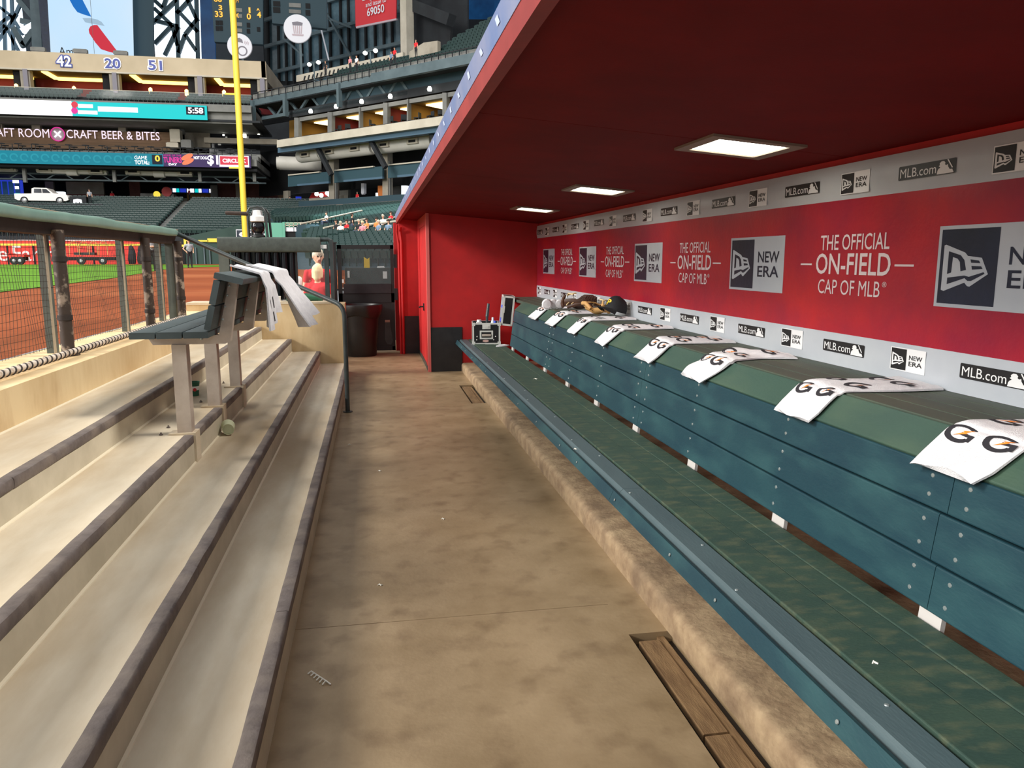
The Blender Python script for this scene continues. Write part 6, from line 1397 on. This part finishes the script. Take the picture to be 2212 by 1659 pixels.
# ============================================================ RIGHT STAND (diagonal corner of the stadium)
rs_ = thing('corner_grandstand', 'tall dark corner grandstand with suites, ducts and an upper deck', 'grandstand', BA + BU * 15)
Q = PB_
def bpart(n, m, pts, th, off=0.0, sm=False): poly(mb := MB(), Q, pts, th, off); return part(mb, n, m, rs_, sm)
def hl(xa_, ya_, xb__): # the row at column xb__ of a level line passing through (xa_, ya_) on the diagonal planes
    return 560 + (ya_ - 560) * (xb__ + 1170) / (xa_ + 1170)
def band(n, m, x0_, x1_, yt, yb__, th, off=0.0): # rows given at x = 617
    return bpart(n, m, [(x0_, hl(617, yb__, x0_)), (x1_, hl(617, yb__, x1_)), (x1_, hl(617, yt, x1_)), (x0_, hl(617, yt, x0_))], th, off)
XR_ = 1250
band('deck_beam', 'st_steel', 546, 805, 201, 216, .5); band('deck_beam', 'st_steel', 801, XR_, 196, 214, .5, -1.2)
band('deck_soffit', 'st_black', 546, XR_, 214, 217, 14)
band('deck_upstand', 'st_grey', 546, XR_, 190, 200, .2, .3)
for i in range(34):
    x = 556 + i * 15; 
    if x < 1020: bpart('rail_post', 'st_dark', [(x, hl(617, 202, x)), (x + 1, hl(617, 202, x + 1)), (x + 1, hl(617, 186, x + 1)), (x, hl(617, 186, x))], .1, -.1)
band('top_rail', 'st_dark', 546, XR_, 185.5, 187, .1, -.1)
band('back_strip', 'st_paleconcrete', 640, 870, 168, 182, .4, 7)
for i in range(22): x = 655 + i * 9; bpart('strip_mark', 'st_dark', [(x, hl(617, 181, x)), (x + 2, hl(617, 181, x)), (x + 4.5, hl(617, 172, x)), (x + 2.5, hl(617, 172, x))], .1, 6.9)
# truss under the deck and the dark void
band('void_back', 'st_black', 560, XR_, 210, 262, .4, 9)
band('truss_chord', 'st_steel', 565, 880, 243, 250, .5, 1.0)
for i in range(13):
    x = 575 + i * 24; a = (x, hl(617, 247, x)); b = (x + 22, hl(617, 216, x + 22)); a2 = (x, hl(617, 216, x)); b2 = (x + 22, hl(617, 247, x + 22))
    mb = MB(); bars(mb, Q, [(a, b) if i % 2 else (a2, b2)], .28, 1.2); part(mb, 'web_bar', 'st_steel', rs_)
for x in (541, 611, 727):
    bpart('hanger_post', 'st_steel', [(x, hl(617, 250, x)), (x + 5, hl(617, 250, x)), (x + 4, hl(617, 201, x)), (x - 1, hl(617, 201, x))], .5, -.3)
for oi, (x, y) in enumerate(((671, 240), (726, 230), (781, 219), (843, 208), (928, 192), (1000, 180))):
    c = Q.at(x, y, .5); tag(MB().lathe([(0.0, -.22), (.2, -.2), (.24, 0.0), (.14, .22)], 10, c).build('floodlight', 'bulb'), ('round white floodlight under the upper deck truss, %s from the left' % ORD[oi]), 'lamp', 'floodlights under the upper deck')
# suites
band('suite_header', 'st_grey', 640, XR_, 259, 267, .5, .6); band('suite_sofit', 'st_dark', 625, XR_, 240, 256, 5, 1.0)
band('suite_ledge', 'st_paleconcrete', 598, XR_, 300, 316, 1.2, -1.2); band('suite_floor', 'st_dark', 600, XR_, 299, 301, 7, -.6)
band('blue_beam', 'st_bluegrey', 600, XR_, 316, 328, .8, -.6)
band('suite_back', 'st_suitewall', 625, XR_, 262, 302, .3, 5.5); band('suite_ceiling', 'st_suitewall', 640, XR_, 266, 267.5, 5, .7)
ed = [640, 712, 776, 832, 880, 960, 1040]
for i, x in enumerate(ed):
    wd = 9 if i in (0, 1, 3, 5) else 2.5
    bpart('suite_mullion', 'st_grey', [(x - wd / 2, hl(617, 301, x)), (x + wd / 2, hl(617, 301, x)), (x + wd / 2, hl(617, 258, x)), (x - wd / 2, hl(617, 258, x))], .5, .4)
    p = Q.at(x, hl(617, 285, x), .6); z0 = Q.at(617, 301, .6).z; z1 = Q.at(617, 262, .6).z
    part(MB().prism([Vector((p.x, p.y, z0)), Vector((p.x, p.y, z0)) + BN * 5, Vector((p.x, p.y, z1)) + BN * 5, Vector((p.x, p.y, z1))], BU * .15), 'suite_divider', 'st_suitewall' if i % 2 == 0 else 'st_maroon', rs_)
    if i + 1 < len(ed):
        q0 = Q.at(x + 6, hl(617, 280, x), .6); q1 = Q.at(ed[i + 1] - 4, hl(617, 280, ed[i + 1]), .6); z1 = Q.at(617, 268, .6).z; d_ = q1 - q0; d_.z = 0
        a = Vector((q0.x, q0.y, z1 - .12)) + BN * 1.2 + d_ * .25; b = Vector((q0.x, q0.y, z1 - .12)) + BN * 1.2 + d_ * .98
        part(MB().prism([a, b, b + BN * 2.6, a + BN * 2.6 + d_ * .02], (0, 0, .1)), 'ceiling_panel_light', 'panel_light', rs_)
ch = MB().box((-.3, -.3, 0), (.3, .3, .08)).box((-.3, .22, 0), (.3, .3, .55)).box((-.28, -.28, -.45), (-.22, -.22, 0)).box((.22, -.28, -.45), (.28, -.22, 0)).box((-.28, .22, -.45), (-.22, .28, 0)).box((.22, .22, -.45), (.28, .28, 0)); chm = ch.mesh('suite_chair', ['st_dark'])
for i, x in enumerate((730, 752, 805, 850, 872, 902, 930, 952)):
    p = Q.at(x, hl(617, 299, x), 1.2); o = bpy.data.objects.new('suite_chair', chm); COL.objects.link(o); o.location = (p.x, p.y, Q.at(617, 300, -.6).z + .55); o.rotation_euler = (0, 0, brz + i); tag(o, ('dark chair in the lit suites of the corner grandstand, %s from the left' % ORD[i]), 'chair', 'chairs in the lit suites')
# duct zone
band('service_back', 'st_black', 560, XR_, 322, 420, .4, 7)
duct('big white air duct under the suites, left short length', Q, 648, hl(617, 342, 648), 694, hl(617, 342, 694), .78, 2.0, (.5,)); duct('big white air duct under the suites, middle length with two vents', Q, 696, hl(617, 342, 696), 806, hl(617, 342, 806), .78, 2.0, (.25, .75)); duct('big white air duct under the suites, right length by the roof edge', Q, 811, hl(617, 342, 811), 936, hl(617, 342, 936), .78, 2.0, (.25, .75)); duct('big white air duct partly hidden by the dugout roof edge', Q, 941, hl(617, 342, 941), 1060, hl(617, 342, 1060), .78, 2.0, (.3, .7))
duct('grey elbow duct in the corner below the suites', F[104], 598, 352, 695, 355, .85, 0, ())
for a, b in (((683, 312), (716, 378)), ((797, 296), (833, 362)), ((926, 276), (960, 340))): mb = MB(); bars(mb, Q, [(a, b)], .45, .2); part(mb, 'brace', 'st_dark', rs_)
for x, y0_ in ((716, 343), (832, 326), (960, 310)):
    bpart('column', 'st_concrete', [(x - 6, 440), (x + 6, 440), (x + 5, y0_), (x - 6, y0_)], .8, 3.0)
    bpart('column_pipe', 'st_grey', [(x + 8, 440), (x + 10, 440), (x + 9, y0_ + 22), (x + 7, y0_ + 22)], .3, 3.0)
for x0_, x1_, i in ((622, 710, 0), (722, 826, 1), (838, 960, 2)):
    t = thing('awning', ('left', 'middle', 'right')[i] + ' dark teal awning panel over the corner concourse', 'awning', Q.at((x0_ + x1_) / 2, 380, 1))
    y0a, y1a = hl(617, 380, x0_), hl(617, 380, x1_); y0b, y1b = hl(617, 404, x0_), hl(617, 404, x1_)
    poly(mb := MB(), Q, [(x0_, y0b), (x1_, y1b), (x1_, y1a), (x0_, y0a)], .3, 2.2); part(mb, 'panel', 'st_awning', t)
    poly(mb := MB(), Q, [(x0_, y0a), (x1_ - 20, hl(617, 380, x1_ - 20)), (x1_ - 20, hl(617, 377.5, x1_ - 20)), (x0_, hl(617, 377.5, x0_))], .3, 2.0); part(mb, 'pale_edge', 'st_paleconcrete', t)
    poly(mb := MB(), Q, [(x0_ + 20, hl(617, 404, x0_ + 20)), (x1_, y1b), (x1_, hl(617, 400, x1_)), (x0_ + 20, hl(617, 400, x0_ + 20))], .3, 2.0); part(mb, 'bottom_rail', 'st_bluegrey', t)
band('concourse_back', 'st_black', 590, XR_, 395, 455, .4, 16)
p = BA - BU * 3; part(MB().prism([p + Vector((0, 0, bz(-.5) + .1)), p + BU * 75 + Vector((0, 0, bz(-.5) + .1)), p + BU * 75 + BN * 17 + Vector((0, 0, bz(-.5) + .1)), p + BN * 17 + Vector((0, 0, bz(-.5) + .1))], (0, 0, .8)), 'concourse_floor', 'st_floor', rs_)
band('concourse_rail_wall', 'st_teal', 645, XR_, 437, 449, .2, .2)
band('grey_wall', 'st_grey', 730, 752, 405, 445, .4, 10); band('tan_wall', 'st_concrete', 612, 622, 412, 446, .4, 5); band('grey_wall', 'st_grey', 846, 900, 402, 445, .4, 9)
fs_ = thing('red_food_stand', 'red lit food stand in the corner concourse', 'stand', Q.at(695, 415, 9)); poly(mb := MB(), Q, [(668, 428), (712, 424), (712, 402), (680, 404)], .5, 9); part(mb, 'sign_panel', 'cup_red', fs_); poly(mb := MB(), Q, [(650, 442), (712, 436), (712, 426), (650, 430)], .5, 6); part(mb, 'counter', 'st_paleconcrete', fs_)
for x, y in ((684, 419), (694, 422), (707, 417), (711, 420)): part(MB().ball(Q.at(x, y, 8), .28, 8, 6), 'bulb', 'bulb', fs_, True)
for i, (x, y, w_, h_, m_, lab) in enumerate(((642, 428, 7, 7, 'led_blue', 'small violet lit sign at the left of the corner concourse'), (738, 426, 14, 9, 'st_paleconcrete', 'white cart in the corner concourse between the columns'), (814, 424, 5, 15, 'window_day', 'narrow bright screen by the right concourse column'), (872, 412, 10, 22, 'window_day', 'bright pale blue window by the edge of the dugout roof'), (783, 407, 6, 22, 'sign_white', 'narrow white hanging banner in the corner concourse'), (822, 412, 12, 22, 'shirt_orange', 'tan mascot cutout beside the concourse column'))):
    mb = MB(); poly(mb, Q, [(x - w_ / 2, y + h_ / 2), (x + w_ / 2, y + h_ / 2), (x + w_ / 2, y - h_ / 2), (x - w_ / 2, y - h_ / 2)], .4, 5); poly(mb, Q, [(x - w_ / 3, y + h_ / 2 + 2), (x + w_ / 3, y + h_ / 2 + 2), (x + w_ / 3, y + h_ / 2), (x - w_ / 3, y + h_ / 2)], .3, 5.05); tag(fixn(mb.build(('lit_sign', 'food_cart', 'lit_screen', 'bright_window', 'hanging_banner', 'cutout_stand')[i], m_)), lab.replace('mascot cutout', 'display stand'), ('sign', 'cart', 'display', 'window', 'banner', 'stand')[i])
for i, (x, y, k, lab) in enumerate(((627, 440, 'red', 'person in red at the left end of the corner concourse'), (606, 442, 'black', 'person in dark clothes by the brick wall of the concourse'), (772, 430, 'red', 'person in red in the middle of the corner concourse'))):
    p = Q.at(x, y, 4); p.z = bz(-.5) + .9; person(standing('shirt_red' if k == 'red' else 'shirt_black', 'trousers_dark', 'hair_dark', 'side'), 'st' + k + 'c', p, brz, lab, None, 0.03)
wp = Q.at(945, 320, 9); poly(mb := MB(), Q, [(925, 340), (948, 340), (948, 308), (925, 308)], .3, 4.5); tag(fixn(mb.build('bright_opening', 'window_day')), 'bright white opening just left of the dugout roof edge', 'window')
# upper deck seats
zd = Q.at(950, hl(617, 192, 950), 0).z; US = []; ut = MB()
def uz(o_): return zd - .6 + max(0, o_ - 1.5) * 0.66
for r_ in range(26):
    o_ = 1.5 + r_ * .85; lo = 36 - max(0, (16 - r_)) * .55 if r_ > 4 else 12
    p = BA + BN * (o_ - .3) + BU * (24 if r_ > 4 else 8); ut.prism([Vector((p.x, p.y, zd - 3)), Vector((p.x, p.y, uz(o_))), Vector((p.x, p.y, uz(o_))) + BN * .85, Vector((p.x, p.y, zd - 3)) + BN * .85], BU * 60)
    for i in range(120):
        s_ = 8 + i * .52
        if r_ > 4 and s_ < 23.5 + .35 * max(0, r_ - 8): continue
        if 29.5 + r_ * .12 < s_ < 30.6 + r_ * .12: continue
        q = BA + BN * o_ + BU * s_; x, y, f = pix((q.x, q.y, uz(o_)))
        if x > 1180 or y < -60: continue
        US.append((q.x, q.y, uz(o_), brz))
structure(ut.build('terrace_upper', 'st_teal'), 'stepped terrace of the upper deck'); seats_stuff(US, 'upper_deck_seats', 'steep rows of empty green seats in the upper deck')
av = MB(); 
for r_ in range(25):
    o_ = 1.5 + r_ * .85; p = BA + BN * o_ + BU * (30.05 + r_ * .12); av.prism([Vector((p.x, p.y, uz(o_))) - BU * .5, Vector((p.x, p.y, uz(o_))) + BU * .5, Vector((p.x, p.y, uz(o_) + .3)) + BU * .5, Vector((p.x, p.y, uz(o_) + .3)) - BU * .5], BN * .5)
tag(av.build('deck_stair', 'st_paleconcrete'), 'pale stair running up between the upper deck seats', 'stairs')
poly(mb := MB(), Q, [(884, 128), (945, 112), (945, 88), (915, 92), (884, 112)], .5, 4.0); tag(fixn(mb.build('deck_tunnel_wall', 'st_concrete')), 'pale concrete tunnel wall at the left end of the upper deck seats', 'wall')
for i, (x, y, sh_, lab) in enumerate(((757, 157, 'shirt_pink', 'person in pink standing at the upper deck rail, left'), (771, 156, 'shirt_white', 'person in white standing beside the pink one at the upper deck rail'), (846, 148, 'shirt_blue', 'person in pale blue on the upper deck'), (853, 140, 'shirt_red', 'small person in red behind the pale blue one on the upper deck'), (899, 124, 'shirt_red', 'person in red walking below the tunnel wall on the upper deck'), (704, 166, 'shirt_black', 'person in black far left on the upper deck walkway'))):
    p = Q.at(x, y, 1.0 + i * .1); person(standing(sh_, 'trousers_dark', 'hair_dark', 'side'), 'ud' + sh_, Vector((p.x, p.y, p.z)), brz, lab, None, 0.03)
for x, y, lab in ((678, 137, 'twin globe lamp post on the upper deck walkway, left'), (800, 112, 'twin globe lamp post on the upper deck walkway, right')):
    c = Q.at(x, y, 5); t = thing('twin_lamp', lab, 'lamp post', c - Vector((0, 0, 3.5))); part(MB().tube([c - Vector((0, 0, 4)), c], .08, 6).tube([c - BU * .8 + Vector((0, 0, .1)), c + BU * .8 + Vector((0, 0, .1))], .06, 6), 'post', 'st_steel', t)
    for s in (-1, 1): part(MB().ball(c + BU * (.85 * s), (.27, .27, .22), 10, 8), 'globe', 'bulb', t, True)
# window wall high behind the deck
ww = structure(bpy.data.objects.new('window_3', None), 'high dark glazed wall behind the upper deck'); COL.objects.link(ww); ww.location = BA + BN * 30
def wpart(n, m, pts, th, off): poly(mb := MB(), Q, pts, th, off); return part(mb, n, m, ww)
wpart('back_sheet', 'st_dark', [(540, 220), (1010, 170), (1010, -80), (540, -80)], .3, 31)
cx_ = [578, 600, 616, 632, 650, 668, 690, 712, 735, 752, 770, 789, 809, 828, 846, 866]
for a, b in zip(cx_, cx_[1:]): wpart('pane', 'window_dim', [(a + 3, 175), (b, 175), (b - 4, -60), (a - 1, -60)], .15, 30.4)
for x in cx_: wpart('mullion', 'st_black', [(x, 190), (x + 3.5, 190), (x - 1, -60), (x - 4.5, -60)], .3, 30)
for y in (150, 89, 30): mb = MB(); bars(mb, Q, [((560, hl(617, y, 560)), (880, hl(617, y, 880)))], .5, 29.6); part(mb, 'girt', 'st_steel', ww)
for a, b in (((705, 28), (768, 140)), ((615, 85), (655, 120)), ((660, 20), (760, 60))): mb = MB(); bars(mb, Q, [(a, b)], .3, 29); part(mb, 'brace', 'st_steel', ww)
mb = MB(); bars(mb, Q, [((676, -10), (710, 130))], .22, 26); tag(fixn(mb.build('slanting_cable', 'sign_white')), 'bright slanting cable in front of the dark window wall', 'cable')
rbn = thing('red_banner', 'red hanging banner with white text above the upper deck', 'banner', Q.at(812, 30, 24)); FQ = 24
poly(mb := MB(), Q, [(768, 58), (855, 40), (856, -60), (766, -60)], .2, FQ); part(mb, 'cloth', 'banner_red', rbn); poly(mb := MB(), Q, [(769, 61), (856, 43), (856, 39.5), (769, 57)], .25, FQ - .1); part(mb, 'hem', 'sign_rose', rbn)
def qfn(x0_, x1_, yb0, yt0, off): # unit square along the diagonal plane; rows at x0_
    a = Q.at(x0_, yb0, off); b = Q.at(x1_, hl(x0_, yb0, x1_), off); c = Q.at(x0_, yt0, off); return boxfn(a, (b.x - a.x, b.y - a.y, 0), (0, 0, c.z - a.z))
for s_, a_ in (('69050', (793, 830, 36, 18)), ('and issue to', (790, 834, 16, 6)), ('Log seat', (783, 836, 6, -10))): mb = MB(); put2d(mb, text2d(s_, .015 if s_ == '69050' else .004), qfn(*a_, FQ - .2)); part(mb, 'lettering', 'sign_white', rbn)
bpart('tall_column', 'st_paleconcrete', [(866, 140), (879, 140), (876, -60), (863, -60)], 1.5, 22)
mb = MB(); poly(mb, Q, [(880, 130), (970, 110), (975, 46), (880, -10)], .5, 26); tag(fixn(mb.build('roof_end_wall', 'st_dark')), 'dark wall under the slanting roof girder', 'wall')
mb = MB(); bars(mb, Q, [((872, 4), (975, 44))], 1.5, 24); tag(fixn(mb.build('roof_girder', 'st_dark')), 'heavy slanting roof girder above the upper deck', 'girder')
mb = MB(); poly(mb, Q, [(880, 40), (1180, 40), (1180, -90), (880, -90)], .5, 40); tag(fixn(mb.build('blue_roof', 'window_blue')), 'blue lit corrugated roof underside at the top', 'roof')
# unseen spot lamp added for the sunlit patch on the bowl seats
sl = bpy.data.lights.new('bowl_sun_patch_spot', 'SPOT'); sl.energy = 600000; sl.spot_size = R(12); sl.spot_blend = 0.5; sl.color = (.85, 1.0, .95); sl.shadow_soft_size = 1.0
so = bpy.data.objects.new('bowl_sun_patch_spot', sl); COL.objects.link(so); so.location = (-30, 40, 50); tgt = bowl_at(800, 474); so.rotation_euler = (tgt - so.location).to_track_quat('-Z', 'Y').to_euler()
